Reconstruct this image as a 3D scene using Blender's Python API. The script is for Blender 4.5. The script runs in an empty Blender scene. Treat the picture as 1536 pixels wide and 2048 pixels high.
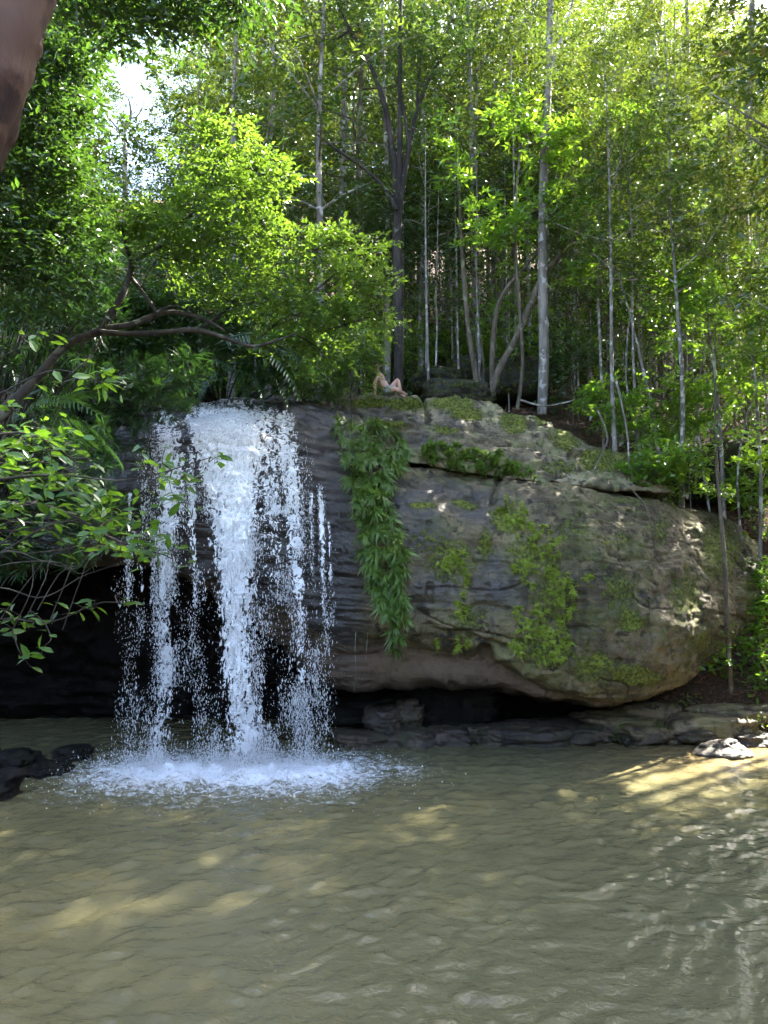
import bpy, math, random
import numpy as np
from mathutils import Vector, Matrix
from mathutils.bvhtree import BVHTree

# ------------------------------------------------------------------ camera, sky, sun, exposure
SC = bpy.context.scene
COL = SC.collection
F = 1479.0; PITCH = math.radians(5.0); CAMZ = 3.4
cam = bpy.data.cameras.new("camera"); cam.sensor_fit = 'VERTICAL'; cam.sensor_height = 36.0
cam.lens = F / 2048 * 36.0; cam.clip_start = 0.05; cam.clip_end = 600
camo = bpy.data.objects.new("camera", cam); COL.objects.link(camo)
camo.location = (0, 0, CAMZ); camo.rotation_euler = (math.pi / 2 + PITCH, 0, 0); SC.camera = camo

SUN_EL = math.radians(47); SUN_AZ = math.radians(52)      # azimuth from +Y towards +X: behind the forest, to the right
SUN = np.array([math.cos(SUN_EL) * math.sin(SUN_AZ), math.cos(SUN_EL) * math.cos(SUN_AZ), math.sin(SUN_EL)])
W = bpy.data.worlds.new("World"); SC.world = W; W.use_nodes = True
wn = W.node_tree; wn.nodes.clear()
sky = wn.nodes.new("ShaderNodeTexSky"); sky.sky_type = 'NISHITA'; sky.sun_disc = False
sky.sun_elevation = SUN_EL; sky.sun_rotation = SUN_AZ; sky.air_density = 0.8; sky.dust_density = 2.5; sky.ozone_density = 0.5
bg = wn.nodes.new("ShaderNodeBackground"); bg.inputs[1].default_value = 0.115
wo = wn.nodes.new("ShaderNodeOutputWorld")
wn.links.new(sky.outputs[0], bg.inputs[0]); wn.links.new(bg.outputs[0], wo.inputs[0])
sl = bpy.data.lights.new("sun", 'SUN'); sl.energy = 5.0; sl.angle = math.radians(0.53); sl.color = (1.0, 0.95, 0.86)
so = bpy.data.objects.new("sun", sl); COL.objects.link(so)
so.rotation_euler = Vector(SUN).to_track_quat('Z', 'Y').to_euler(); so.location = (20, 20, 40)
SC.view_settings.view_transform = 'Standard'; SC.view_settings.look = 'None'
SC.view_settings.exposure = 3.7; SC.view_settings.gamma = 1.0; SC.view_settings.use_curve_mapping = False
SC.render.engine = 'CYCLES'
cy = SC.cycles
cy.max_bounces = 5; cy.diffuse_bounces = 2; cy.glossy_bounces = 2; cy.transmission_bounces = 3; cy.transparent_max_bounces = 10
cy.use_adaptive_sampling = True; cy.adaptive_threshold = 0.035; cy.adaptive_min_samples = 16
cy.caustics_reflective = False; cy.caustics_refractive = False; cy.sample_clamp_indirect = 6.0

# ------------------------------------------------------------------ helpers
def at(px, py, Y):
    dx = (px - 768) / F; dv = (1024 - py) / F
    d = np.array([dx, math.cos(PITCH) - dv * math.sin(PITCH), math.sin(PITCH) + dv * math.cos(PITCH)])
    return np.array([0, 0, CAMZ]) + d * (Y / d[1])
def ray(px, py):
    p = at(px, py, 10.0) - np.array([0, 0, CAMZ]); return p / np.linalg.norm(p)
def to_px(p):
    p = np.asarray(p, float) - np.array([0, 0, CAMZ])
    c, s = math.cos(PITCH), math.sin(PITCH)
    dep = p[..., 1] * c + p[..., 2] * s; v = -p[..., 1] * s + p[..., 2] * c
    return 768 + F * p[..., 0] / dep, 1024 - F * v / dep, dep
def unit(v): return v / np.maximum(np.linalg.norm(v, axis=-1, keepdims=True), 1e-9)
def sstep(a, b, x):
    t = np.clip((x - a) / (b - a), 0, 1); return t * t * (3 - 2 * t)
_rs = np.random.RandomState(7)
_lat = _rs.uniform(-1, 1, 64 ** 3).astype(np.float32)
def noise3(p):
    """smooth value noise on a 64-periodic lattice"""
    p = np.asarray(p, np.float32); i = np.floor(p); f = p - i; i = i.astype(np.int32) & 63; j = (i + 1) & 63
    f = f * f * f * (f * (f * 6 - 15) + 10); fx, fy, fz = f[..., 0], f[..., 1], f[..., 2]
    x0, x1, y0, y1, z0, z1 = i[..., 0] << 12, j[..., 0] << 12, i[..., 1] << 6, j[..., 1] << 6, i[..., 2], j[..., 2]
    def zz(a): 
        u_ = _lat[a + z0]; return u_ + (_lat[a + z1] - u_) * fz
    a = zz(x0 + y0); a = a + (zz(x0 + y1) - a) * fy
    b = zz(x1 + y0); b = b + (zz(x1 + y1) - b) * fy
    return a + (b - a) * fx
def fbm(p, o=4, g=0.5):
    r = 0; a = 1.0; p = np.asarray(p, float)
    for k in range(o): r = r + a * noise3(p + 17.3 * k); a *= g; p = p * 2.03
    return r
def make_mesh(name, V, T=None, Q=None, smooth=False):
    me = bpy.data.meshes.new(name); V = np.asarray(V, np.float32)
    nt = 0 if T is None else len(T); nq = 0 if Q is None else len(Q)
    me.vertices.add(len(V)); me.vertices.foreach_set("co", V.ravel())
    loops = np.concatenate(([] if not nt else np.asarray(T).ravel(), [] if not nq else np.asarray(Q).ravel())).astype(np.int32)
    me.loops.add(len(loops)); me.loops.foreach_set("vertex_index", loops)
    tot = np.concatenate((np.full(nt, 3), np.full(nq, 4))).astype(np.int32)
    st = np.concatenate(([0], np.cumsum(tot)[:-1])).astype(np.int32)
    me.polygons.add(nt + nq); me.polygons.foreach_set("loop_start", st); me.polygons.foreach_set("loop_total", tot)
    me.polygons.foreach_set("use_smooth", np.full(nt + nq, bool(smooth)))
    me.update(calc_edges=True); return me
def attr(me, name, vals):
    a = me.attributes.new(name, 'FLOAT', 'POINT'); a.data.foreach_set("value", np.asarray(vals, np.float32).ravel())
def link(name, data, parent=None, mat=None, loc=None):
    o = bpy.data.objects.new(name, data); COL.objects.link(o)
    if parent is not None: o.parent = parent
    if mat is not None and data is not None and not data.materials: data.materials.append(mat)
    if loc is not None: o.location = [float(c) for c in loc]
    return o
def tag(o, label=None, cat=None, group=None, kind=None):
    for k, v in (("label", label), ("category", cat), ("group", group), ("kind", kind)):
        if v: o[k] = v
    return o
def empty(name, loc=(0, 0, 0), rz=0.0):
    o = link(name, None, loc=loc); o.rotation_euler.z = rz; o.empty_display_size = 0.1; return o
class MB:
    def __init__(s): s.V = []; s.T = []; s.Q = []; s.n = 0
    def add(s, V, T=None, Q=None):
        if T is not None and len(T): s.T.append(np.asarray(T) + s.n)
        if Q is not None and len(Q): s.Q.append(np.asarray(Q) + s.n)
        s.V.append(np.asarray(V, float)); s.n += len(V)
    def mesh(s, name, smooth=False):
        return make_mesh(name, np.concatenate(s.V), np.concatenate(s.T) if s.T else None, np.concatenate(s.Q) if s.Q else None, smooth)
def catmull(P, n):
    P = np.asarray(P, float); k = len(P); t = np.linspace(0, k - 1, n); i = np.minimum(t.astype(int), k - 2); f = (t - i)[:, None]
    g = lambda j: P[np.clip(j, 0, k - 1)]
    a, b, c, d = g(i - 1), g(i), g(i + 1), g(i + 2)
    return 0.5 * (2 * b + (c - a) * f + (2 * a - 5 * b + 4 * c - d) * f ** 2 + (3 * b - a - 3 * c + d) * f ** 3)
def tube(mb, P, R, sides=7, n=None, wob=0.0, seed=0):
    P = np.asarray(P, float); R = np.asarray(R, float)
    if n: PR = catmull(np.c_[P, R], n); P = PR[:, :3]; R = np.maximum(PR[:, 3], 0.002)
    k = len(P); T = unit(np.gradient(P, axis=0)); ref = np.array([0.31, 0.87, 0.38])
    A = unit(np.cross(T, ref)); B = np.cross(T, A); th = np.linspace(0, 2 * np.pi, sides, endpoint=False)
    rr = R[:, None] * np.ones(sides)
    if wob: 
        q = np.stack([np.repeat(np.arange(k)[:, None] * 0.35, sides, 1), np.repeat(np.cos(th)[None] * 1.2, k, 0), np.repeat(np.sin(th)[None] * 1.2 + seed, k, 0)], -1)
        rr = rr * (1 + wob * noise3(q))
    V = P[:, None] + rr[..., None] * (np.cos(th)[None, :, None] * A[:, None] + np.sin(th)[None, :, None] * B[:, None])
    idx = np.arange(k * sides).reshape(k, sides); nx = np.roll(idx, -1, 1)
    Q = np.stack([idx[:-1], nx[:-1], nx[1:], idx[1:]], -1).reshape(-1, 4)
    mb.add(V.reshape(-1, 3), Q=Q)
def leaf1(mb, B, A, U, L, Wd, fold=0.18, curl=0.0):
    """one folded diamond of two triangles for each leaf"""
    A = unit(A); S = unit(np.cross(A, U)); N = np.cross(S, A); L = np.asarray(L)[:, None]; Wd = np.asarray(Wd)[:, None]
    m = B + A * L * 0.42; V = np.stack([B, m + S * Wd / 2 + N * Wd * fold, B + A * L - N * L * curl, m - S * Wd / 2 + N * Wd * fold], 1)
    k = np.arange(len(B))[:, None] * 4
    mb.add(V.reshape(-1, 3), T=np.concatenate([k + [0, 1, 2], k + [0, 2, 3]]))
def leaf2(mb, B, A, U, L, Wd, droop=0.2, fold=0.12, prof=(0.12, 0.85, 0.8, 0.0)):
    """a longer leaf of three bent segments with a raised fold at each side"""
    A = unit(A); S = unit(np.cross(A, U)); N = np.cross(S, A); L = np.asarray(L)[:, None]; Wd = np.asarray(Wd)[:, None]; rows = []
    for t, w in zip((0, 0.33, 0.68, 1.0), prof):
        c = B + A * L * t - np.array([0, 0, 1.0]) * L * droop * t * t
        if w > 0: rows += [c + S * Wd * w / 2 + N * Wd * fold * w, c, c - S * Wd * w / 2 + N * Wd * fold * w]
        else: rows += [c]
    V = np.stack(rows, 1); k = np.arange(len(B))[:, None] * V.shape[1]
    Q = np.concatenate([k + np.array(q) for q in ([0, 1, 4, 3], [1, 2, 5, 4], [3, 4, 7, 6], [4, 5, 8, 7])])
    T = np.concatenate([k + [6, 7, 9], k + [7, 8, 9]]); mb.add(V.reshape(-1, 3), T=T, Q=Q)
def sprays(mb, rng, C, D, k, tl, L, Wd, kind=1, flat=0.6, droop=0.25):
    """twigs at C along D, each with k leaves set alternately left and right"""
    n = len(C); D = unit(D); S = unit(np.cross(D, np.array([0, 0, 1.0]) + rng.normal(0, 0.25, (n, 3))))
    t = (np.arange(k) + 0.6) / k; sg = np.where(np.arange(k) % 2, 1.0, -1.0)
    B = C[:, None] + D[:, None] * (t[None, :, None] * tl) + rng.normal(0, tl * 0.05, (n, k, 3))
    B[..., 2] -= droop * tl * (t ** 2)[None]
    A = D[:, None] * (0.45 + 0.5 * t[None, :, None]) + S[:, None] * (sg * (1.05 - 0.6 * t))[None, :, None] + rng.normal(0, 0.28, (n, k, 3))
    A[..., 2] -= 0.18
    U = np.array([0, 0, flat]) + rng.normal(0, 0.55, (n, k, 3))
    l = L * rng.uniform(0.65, 1.2, n * k); fn = leaf1 if kind == 1 else leaf2
    fn(mb, B.reshape(-1, 3), A.reshape(-1, 3), U.reshape(-1, 3), l, l * (Wd / L))
def copy_tree(root, loc, rz=0.0, sc=1.0, label=None, group=None):
    def cp(o, par):
        c = o.copy(); COL.objects.link(c); c.parent = par
        for ch in CH.get(o.name, ()): cp(ch, c)
        return c
    r = cp(root, None); r.location = [float(v) for v in loc]; r.rotation_euler.z = rz
    r.scale = (sc, sc, sc) if np.isscalar(sc) else sc
    if label: r["label"] = label
    if group: r["group"] = group
    return r
CH = {}
def remember(root): CH[root.name] = list(root.children)

# ------------------------------------------------------------------ materials
def nt_new(name):
    m = bpy.data.materials.new(name); m.use_nodes = True; t = m.node_tree; t.nodes.clear()
    return m, t
class NT:
    def __init__(s, t): s.t = t
    def n(s, typ, **kw):
        nd = s.t.nodes.new("ShaderNode" + typ)
        for k, v in kw.items(): setattr(nd, k, v)
        return nd
    def l(s, a, b): s.t.links.new(a, b)
    def val(s, node, key, v):
        if hasattr(v, "is_linked") or hasattr(v, "links"): s.l(v, node.inputs[key])
        else: node.inputs[key].default_value = v
    def math(s, op, a, b=0.0, c=None, clamp=False):
        nd = s.n("Math", operation=op, use_clamp=clamp); s.val(nd, 0, a); s.val(nd, 1, b)
        if c is not None: s.val(nd, 2, c)
        return nd.outputs[0]
    def mix(s, f, a, b, mode='MIX'):
        nd = s.n("Mix", data_type='RGBA', blend_type=mode); s.val(nd, 0, f)
        for k, v in ((6, a), (7, b)):
            s.val(nd, k, (*v, 1.0) if isinstance(v, tuple) and len(v) == 3 else v)
        return nd.outputs[2]
    def ramp(s, v, lo, hi, a=0.0, b=1.0):
        nd = s.n("MapRange", interpolation_type='SMOOTHSTEP'); s.val(nd, 0, v); s.val(nd, 1, lo); s.val(nd, 2, hi); s.val(nd, 3, a); s.val(nd, 4, b)
        return nd.outputs[0]
    def pos(s, scale=(1, 1, 1), obj=False):
        src = s.n("TexCoord").outputs['Object'] if obj else s.n("NewGeometry").outputs['Position']
        mp = s.n("Mapping"); s.l(src, mp.inputs[0]); mp.inputs['Scale'].default_value = scale; return mp.outputs[0]
    def noise(s, vec, scale, detail=4, rough=0.55, dist=0.0):
        nd = s.n("TexNoise"); s.l(vec, nd.inputs['Vector']); nd.inputs['Scale'].default_value = scale
        nd.inputs['Detail'].default_value = detail; nd.inputs['Roughness'].default_value = rough; nd.inputs['Distortion'].default_value = dist
        return nd.outputs['Fac']
    def attr(s, name): 
        nd = s.n("Attribute", attribute_name=name); return nd.outputs['Fac']
    def bump(s, h, strength, dist, normal=None):
        nd = s.n("Bump"); nd.inputs['Strength'].default_value = strength; nd.inputs['Distance'].default_value = dist; s.l(h, nd.inputs['Height'])
        if normal is not None: s.l(normal, nd.inputs['Normal'])
        return nd.outputs[0]
    def bsdf(s, col, rough, spec=0.5, normal=None, ior=None):
        b = s.n("BsdfPrincipled"); s.val(b, 'Base Color', (*col, 1.0) if isinstance(col, tuple) else col); s.val(b, 'Roughness', rough)
        b.inputs['Specular IOR Level'].default_value = spec
        if ior: b.inputs['IOR'].default_value = ior
        if normal is not None: s.l(normal, b.inputs['Normal'])
        return b
    def out(s, sh): o = s.n("OutputMaterial"); s.l(sh, o.inputs[0])
def leaf_mat(name, c0, c1, tr, rough=0.42, tmix=0.42, spec=0.4, old=None):
    m, t = nt_new(name); k = NT(t)
    isl = k.n("NewGeometry").outputs['Random Per Island']; rnd = k.n("ObjectInfo").outputs['Random']
    f = k.math('MULTIPLY_ADD', isl, 0.65, k.math('MULTIPLY', rnd, 0.45), clamp=True)
    col = k.mix(f, c0, c1)
    if old: col = k.mix(k.ramp(isl, 0.955, 0.975), col, old)
    tc = k.mix(f, tr, tuple(min(1, v * 1.5) for v in tr))
    p = k.bsdf(col, rough, spec); tl = k.n("BsdfTranslucent"); k.l(tc, tl.inputs[0])
    mx = k.n("MixShader"); mx.inputs[0].default_value = tmix; k.l(p.outputs[0], mx.inputs[1]); k.l(tl.outputs[0], mx.inputs[2])
    k.out(mx.outputs[0]); return m
def bark_mat(name, c0, c1, scale=6.0, rough=0.85, lichen=None, stretch=0.25, rl=0.5):
    m, t = nt_new(name); k = NT(t); v = k.pos((1, 1, stretch), obj=True)
    n1 = k.noise(v, scale, 5, 0.65, 0.3); n2 = k.noise(k.pos((1, 1, 1), obj=True), 3.1, 4, 0.6, 0.5)
    col = k.mix(k.ramp(n1, 0.35, 0.68), c0, c1)
    if lichen: col = k.mix(k.ramp(n2, rl, rl + 0.1), col, lichen)
    k.out(k.bsdf(col, rough, 0.25, k.bump(n1, 0.6, 0.02)).outputs[0]); return m
def plain_mat(name, col, rough=0.6, spec=0.3):
    m, t = nt_new(name); k = NT(t); n = k.noise(k.pos((1, 1, 1), obj=True), 14, 3)
    k.out(k.bsdf(k.mix(n, tuple(c * 0.8 for c in col), tuple(min(1, c * 1.15) for c in col)), rough, spec).outputs[0]); return m
def rock_mat(name, base0, base1, use_attr=True, moss_col0=(0.05, 0.062, 0.009), moss_col1=(0.21, 0.235, 0.022), moss_bias=0.0, spec=0.5):
    m, t = nt_new(name); k = NT(t); v = k.pos(); vs = k.pos((1, 1, 4.0))
    big = k.noise(v, 0.9, 3, 0.6, 0.4); med = k.noise(v, 4.5, 4, 0.68); fine = k.noise(v, 24, 3, 0.75); strata = k.noise(vs, 2.2, 3, 0.65, 0.6)
    col = k.mix(k.ramp(big, 0.36, 0.66), base0, base1)
    col = k.mix(k.ramp(med, 0.5, 0.62), col, tuple(c * 0.3 for c in base0))
    col = k.mix(k.math('MULTIPLY', k.ramp(strata, 0.52, 0.68), 0.45), col, (base1[0] * 1.25, base1[1] * 1.1, base1[2] * 0.9))
    col = k.mix(k.math('MULTIPLY', k.ramp(fine, 0.62, 0.74), 0.4), col, tuple(min(1, c * 2.0) for c in base1))      # pale lichen specks
    col = k.mix(k.math('MULTIPLY', k.ramp(fine, 0.42, 0.30), 0.5), col, tuple(c * 0.35 for c in base0))
    col = k.mix(k.math('MULTIPLY', k.ramp(k.noise(v, 1.7, 3, 0.7), 0.46, 0.62), 0.5), col, (base1[0] * 0.62, base1[1] * 0.86, base1[2] * 0.42))      # olive algae film
    stain = k.noise(k.pos((1, 1, 0.16)), 2.4, 4, 0.7, 0.5)
    col = k.mix(k.math('MULTIPLY', k.ramp(stain, 0.5, 0.66), 0.75), col, tuple(c * 0.42 for c in base0))
    if use_attr:
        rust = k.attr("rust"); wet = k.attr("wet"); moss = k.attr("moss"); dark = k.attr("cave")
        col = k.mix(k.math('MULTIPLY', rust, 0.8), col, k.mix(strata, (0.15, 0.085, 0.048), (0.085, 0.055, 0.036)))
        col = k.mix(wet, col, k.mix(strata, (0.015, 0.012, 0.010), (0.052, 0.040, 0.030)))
        col = k.mix(dark, col, (0.006, 0.0055, 0.005))  # cave shade painted into the colour, nearly black
        rough = k.math('MULTIPLY_ADD', wet, -0.50, k.math('MULTIPLY_ADD', med, 0.2, 0.72))
    else:
        moss = k.math('ADD', 0.0, moss_bias); rough = k.math('MULTIPLY_ADD', med, 0.3, 0.5)
    grain = k.noise(v, 60, 1, 0.7); patch = k.noise(v, 7.0, 4, 0.72)
    mm = k.ramp(k.math('ADD', k.math('MULTIPLY', moss, 0.62), k.math('MULTIPLY_ADD', patch, 0.75, k.math('MULTIPLY', grain, 0.25))), 0.68, 0.82)
    col = k.mix(mm, col, k.mix(k.ramp(k.noise(v, 16, 2, 0.7), 0.35, 0.68), moss_col0, moss_col1))
    rough = k.mix(mm, rough, (0.95, 0.95, 0.95))
    h = k.math('MULTIPLY_ADD', med, 0.6, k.math('MULTIPLY_ADD', fine, 0.16, k.math('MULTIPLY', strata, 0.35)))
    h = k.math('MULTIPLY_ADD', mm, k.math('MULTIPLY', grain, 0.5), h)
    b = k.bsdf(col, rough, spec, k.bump(h, 1.0, 0.09))
    if use_attr: k.l(k.math('MULTIPLY_ADD', dark, -0.5, 0.5), b.inputs['Specular IOR Level'])  # gloss fades with the painted cave shade
    k.out(b.outputs[0]); return m
M = {}
M['cliff'] = rock_mat('cliff_rock', (0.066, 0.049, 0.022), (0.185, 0.143, 0.066))
M['stone'] = rock_mat('shore_stone', (0.085, 0.062, 0.034), (0.24, 0.18, 0.10), False, moss_bias=0.12)
M['blackstone'] = rock_mat('black_wet_shaded_stone', (0.008, 0.007, 0.006), (0.020, 0.018, 0.015), False, moss_bias=-0.3, spec=0.15)  # wet black on the bank; painted shade on the cave rocks
M['wetstone'] = rock_mat('wet_stone', (0.034, 0.024, 0.016), (0.09, 0.066, 0.044), False, moss_bias=-0.1)
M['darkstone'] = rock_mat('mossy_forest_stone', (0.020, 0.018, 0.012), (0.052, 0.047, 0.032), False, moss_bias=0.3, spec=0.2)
M['far'] = leaf_mat('forest_leaf', (0.015, 0.042, 0.009), (0.048, 0.092, 0.018), (0.14, 0.215, 0.02), tmix=0.24, rough=0.27, spec=0.55, old=(0.22, 0.13, 0.04))
M['far2'] = leaf_mat('forest_leaf_yellow', (0.023, 0.050, 0.009), (0.066, 0.105, 0.015), (0.19, 0.25, 0.018), tmix=0.24, rough=0.27, spec=0.55, old=(0.25, 0.14, 0.03))
M['bright'] = leaf_mat('fine_bright_leaf', (0.030, 0.072, 0.010), (0.080, 0.138, 0.020), (0.16, 0.27, 0.02), rough=0.38, tmix=0.36, spec=0.5)
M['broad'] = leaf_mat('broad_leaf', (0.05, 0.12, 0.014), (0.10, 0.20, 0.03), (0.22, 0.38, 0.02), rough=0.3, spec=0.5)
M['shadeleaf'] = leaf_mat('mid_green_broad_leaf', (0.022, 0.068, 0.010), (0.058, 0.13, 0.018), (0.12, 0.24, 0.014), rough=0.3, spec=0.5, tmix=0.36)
M['leaning_bark'] = bark_mat('mossy_branch_bark', (0.022, 0.018, 0.012), (0.058, 0.049, 0.034), lichen=(0.12, 0.115, 0.08), rl=0.55)
M['dark'] = leaf_mat('dark_strap_leaf', (0.014, 0.045, 0.014), (0.035, 0.085, 0.022), (0.05, 0.12, 0.015), rough=0.32, tmix=0.3, spec=0.55)
M['darkgreen'] = leaf_mat('dark_green_leaf', (0.012, 0.036, 0.008), (0.038, 0.082, 0.014), (0.07, 0.15, 0.012), rough=0.36, tmix=0.28, spec=0.55)
M['strap'] = leaf_mat('hanging_strap_leaf', (0.045, 0.095, 0.018), (0.15, 0.24, 0.05), (0.20, 0.32, 0.03), rough=0.3, spec=0.6, tmix=0.35)
M['fern'] = leaf_mat('pale_fern_leaf', (0.27, 0.34, 0.04), (0.40, 0.48, 0.07), (0.30, 0.40, 0.03), rough=0.6, tmix=0.35)
M['litter'] = leaf_mat('dry_leaf', (0.11, 0.055, 0.03), (0.28, 0.16, 0.09), (0.12, 0.06, 0.03), rough=0.7, tmix=0.15)
M['bark_dark'] = bark_mat('dark_bark', (0.018, 0.015, 0.012), (0.055, 0.045, 0.034), lichen=(0.10, 0.10, 0.07), rl=0.62)
M['bark_grey'] = bark_mat('grey_bark', (0.10, 0.09, 0.072), (0.24, 0.22, 0.18), lichen=(0.42, 0.40, 0.35), rl=0.5)
M['bark_pale'] = bark_mat('pale_bark', (0.12, 0.105, 0.085), (0.26, 0.235, 0.19), lichen=(0.45, 0.43, 0.38), rl=0.54)
M['bark_brown'] = bark_mat('brown_bark', (0.07, 0.055, 0.035), (0.15, 0.125, 0.085), lichen=(0.20, 0.20, 0.12), rl=0.55)
M['bark_pink'] = bark_mat('smooth_pink_bark', (0.020, 0.009, 0.005), (0.058, 0.027, 0.014), scale=14, rough=0.7, lichen=(0.10, 0.055, 0.034), stretch=0.22, rl=0.47)

# ------------------------------------------------------------------ terrain
def crest(x): return np.interp(x, [-30, -9, -7, 2, 4, 5.2, 6.5, 8, 10, 16, 40], [7.6, 7.3, 7.1, 7.25, 6.8, 6.1, 5.0, 4.3, 4.2, 6.0, 9.0])
def terrain(x, y):
    x = np.asarray(x, float); y = np.asarray(y, float)
    plane = 7.5 + 0.30 * (y - 18.3) + 0.3 * np.maximum(y - 29, 0) + 0.02 * np.abs(x) * sstep(18, 30, y)
    up = np.minimum(crest(x) + 0.85 * (y - 18.3), plane)
    bank_r = np.where(y < 16.5, 0.12 + 2.1 * (y - 15.95), 1.275 + 0.55 * (y - 16.5))
    wr = sstep(4.6, 6.6, x)
    low = -0.75 + 0 * x
    front = low * (1 - wr) + np.maximum(bank_r, -0.75) * wr
    steep = np.where(x < 5, sstep(18.7, 19.0, y), sstep(16.6, 18.5, y))
    z = front * (1 - steep) + up * steep
    dr = x - (0.53 * np.maximum(y, 0) + 1.0); dl = -x - (0.53 * np.maximum(y, 0) + 0.9 + 2.2 * sstep(8, 11, y))
    side = np.maximum(dr, dl); zs = -0.75 + np.maximum(side, 0) * 0.95
    zs = np.minimum(zs, 4 + 0.25 * side); zb = 1.85 + 0.0 * y - np.maximum(y, 0) * 0.75
    z = np.where(y < 18.3, np.maximum(z, np.maximum(zs, zb)), z)
    return z
def terrain_rough(x, y):
    p = np.stack([x * 0.9, y * 0.9, 0 * x], -1)
    return terrain(x, y) + fbm(p, 4) * 0.14 * sstep(-0.5, 0.4, terrain(x, y))
gx = np.concatenate([np.linspace(-90, -16, 34), np.linspace(-15.7, 15.7, 170), np.linspace(16, 90, 34)])
gy = np.concatenate([np.linspace(-60, -3, 22), np.linspace(-2.6, 30, 170), np.linspace(30.5, 130, 60)])
X, Y = np.meshgrid(gx, gy); Z = terrain_rough(X, Y)
def grid_faces(nr, nc, flip=False):
    i = np.arange(nr * nc).reshape(nr, nc); q = np.stack([i[:-1, :-1], i[:-1, 1:], i[1:, 1:], i[1:, :-1]], -1).reshape(-1, 4)
    return q[:, ::-1] if flip else q
me = make_mesh('ground', np.stack([X, Y, Z], -1).reshape(-1, 3), Q=grid_faces(len(gy), len(gx)), smooth=True)
m, t = nt_new('leaf_littered_soil'); k = NT(t); v = k.pos()
n1 = k.noise(v, 2.0, 6, 0.7); n2 = k.noise(v, 26, 4, 0.75, 0.4); n3 = k.noise(v, 9, 5, 0.7)
col = k.mix(k.ramp(n2, 0.35, 0.66), (0.028, 0.017, 0.010), (0.12, 0.068, 0.040)); col = k.mix(k.ramp(n1, 0.52, 0.66), col, (0.030, 0.036, 0.012))
k.out(k.bsdf(col, 0.9, 0.2, k.bump(k.math('ADD', n2, n3), 0.9, 0.06)).outputs[0])
ground = tag(link('ground', me, mat=m), 'leaf covered forest slope and banks round the pool', None, None, 'structure')

# ------------------------------------------------------------------ pool
FALL = np.array([-2.55, 13.35])
def falls_dist(x, y):
    dx = x - FALL[0]; dy = y - FALL[1]; return np.sqrt(np.maximum(np.abs(dx + 0.1) - 1.3, 0) ** 2 + dy ** 2 * 1.15), dx, dy
gx = np.linspace(-10, 11, 540); gy = 2.6 + 15.6 * np.linspace(0, 1, 470) ** 1.3
X, Y = np.meshgrid(gx, gy); dist, dx, dy = falls_dist(X, Y)
rng = np.random.RandomState(3)
Zw = np.zeros_like(X); wx = X + 0.25 * fbm(np.stack([X * 0.8, Y * 0.8, 0 * X], -1), 3); wy = Y + 0.25 * fbm(np.stack([X * 0.8 + 9, Y * 0.8, 0 * X], -1), 3)
for j in range(38):
    lam = 0.14 + 0.5 * rng.uniform(0, 1) ** 2.0; a = math.radians(rng.normal(-62, 30)); kx, ky = math.cos(a) * 2 * math.pi / lam, math.sin(a) * 2 * math.pi / lam
    env = 0.55 + 0.75 * noise3(np.stack([X * 0.5 + j * 3.1, Y * 0.5, 0 * X + j], -1))
    ph = wx * kx + wy * ky + rng.uniform(0, 6.28); Zw += np.maximum(env, 0) * lam * 0.0200 * ((np.sin(ph) * 0.5 + 0.5) ** 3.0 - 0.3)
rip = -np.abs(fbm(np.stack([wx * 2.6, wy * 3.4, 0 * X], -1), 3)) * 0.012 + fbm(np.stack([wx * 6, wy * 8, 0 * X + 4], -1), 2) * 0.0045
chop = np.exp(-dist / 1.3)
Zw = Zw * (1.0 - 0.35 * sstep(13, 16, Y)) + rip * (1 - 0.4 * sstep(13, 16, Y)) + chop * 0.11 * fbm(np.stack([X * 4.5, Y * 4.5, 0 * X + 2], -1), 4)
me = make_mesh('pool', np.stack([X, Y, Zw], -1).reshape(-1, 3), Q=grid_faces(len(gy), len(gx)), smooth=True)
foam = np.exp(-(dist / 1.0) ** 2) * 0.36 + 0.34 * np.exp(-dist / 1.6) + 0.10 * np.exp(-dist / 3.0) - 0.5 * sstep(1.2, 4.2, dist + 0.5 * noise3(np.stack([X * 1.2, Y * 1.2, 0 * X], -1)))
attr(me, 'foam', foam); attr(me, 'shallow', sstep(2.6, 6.5, X) * sstep(11.5, 15.5, Y))
m, t = nt_new('turbid_pool_water'); k = NT(t); v = k.pos((1, 1.35, 1))
n1 = k.noise(v, 0.8, 2, 0.6); lace = k.noise(v, 5.0, 5, 0.72, 1.3); fine = k.noise(v, 13, 3, 0.62, 0.4)
foamf = k.ramp(k.math('ADD', k.attr('foam'), k.math('MULTIPLY_ADD', lace, 1.7, k.math('MULTIPLY', fine, 0.4))), 1.12, 1.85)
col = k.mix(n1, (0.108, 0.098, 0.048), (0.130, 0.118, 0.060)); col = k.mix(k.attr('shallow'), col, (0.165, 0.122, 0.058))
col = k.mix(foamf, col, (0.82, 0.84, 0.86))
rough = k.math('MULTIPLY_ADD', foamf, 0.6, 0.05)
b = k.bsdf(col, rough, 0.5, k.bump(k.math('MULTIPLY_ADD', foamf, 0.5, fine), 0.4, 0.04), ior=1.333)
k.out(b.outputs[0])
pool = tag(link('pool_water', me, mat=m), 'murky olive brown pool rippling below the waterfall', None, None, 'structure')

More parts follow.
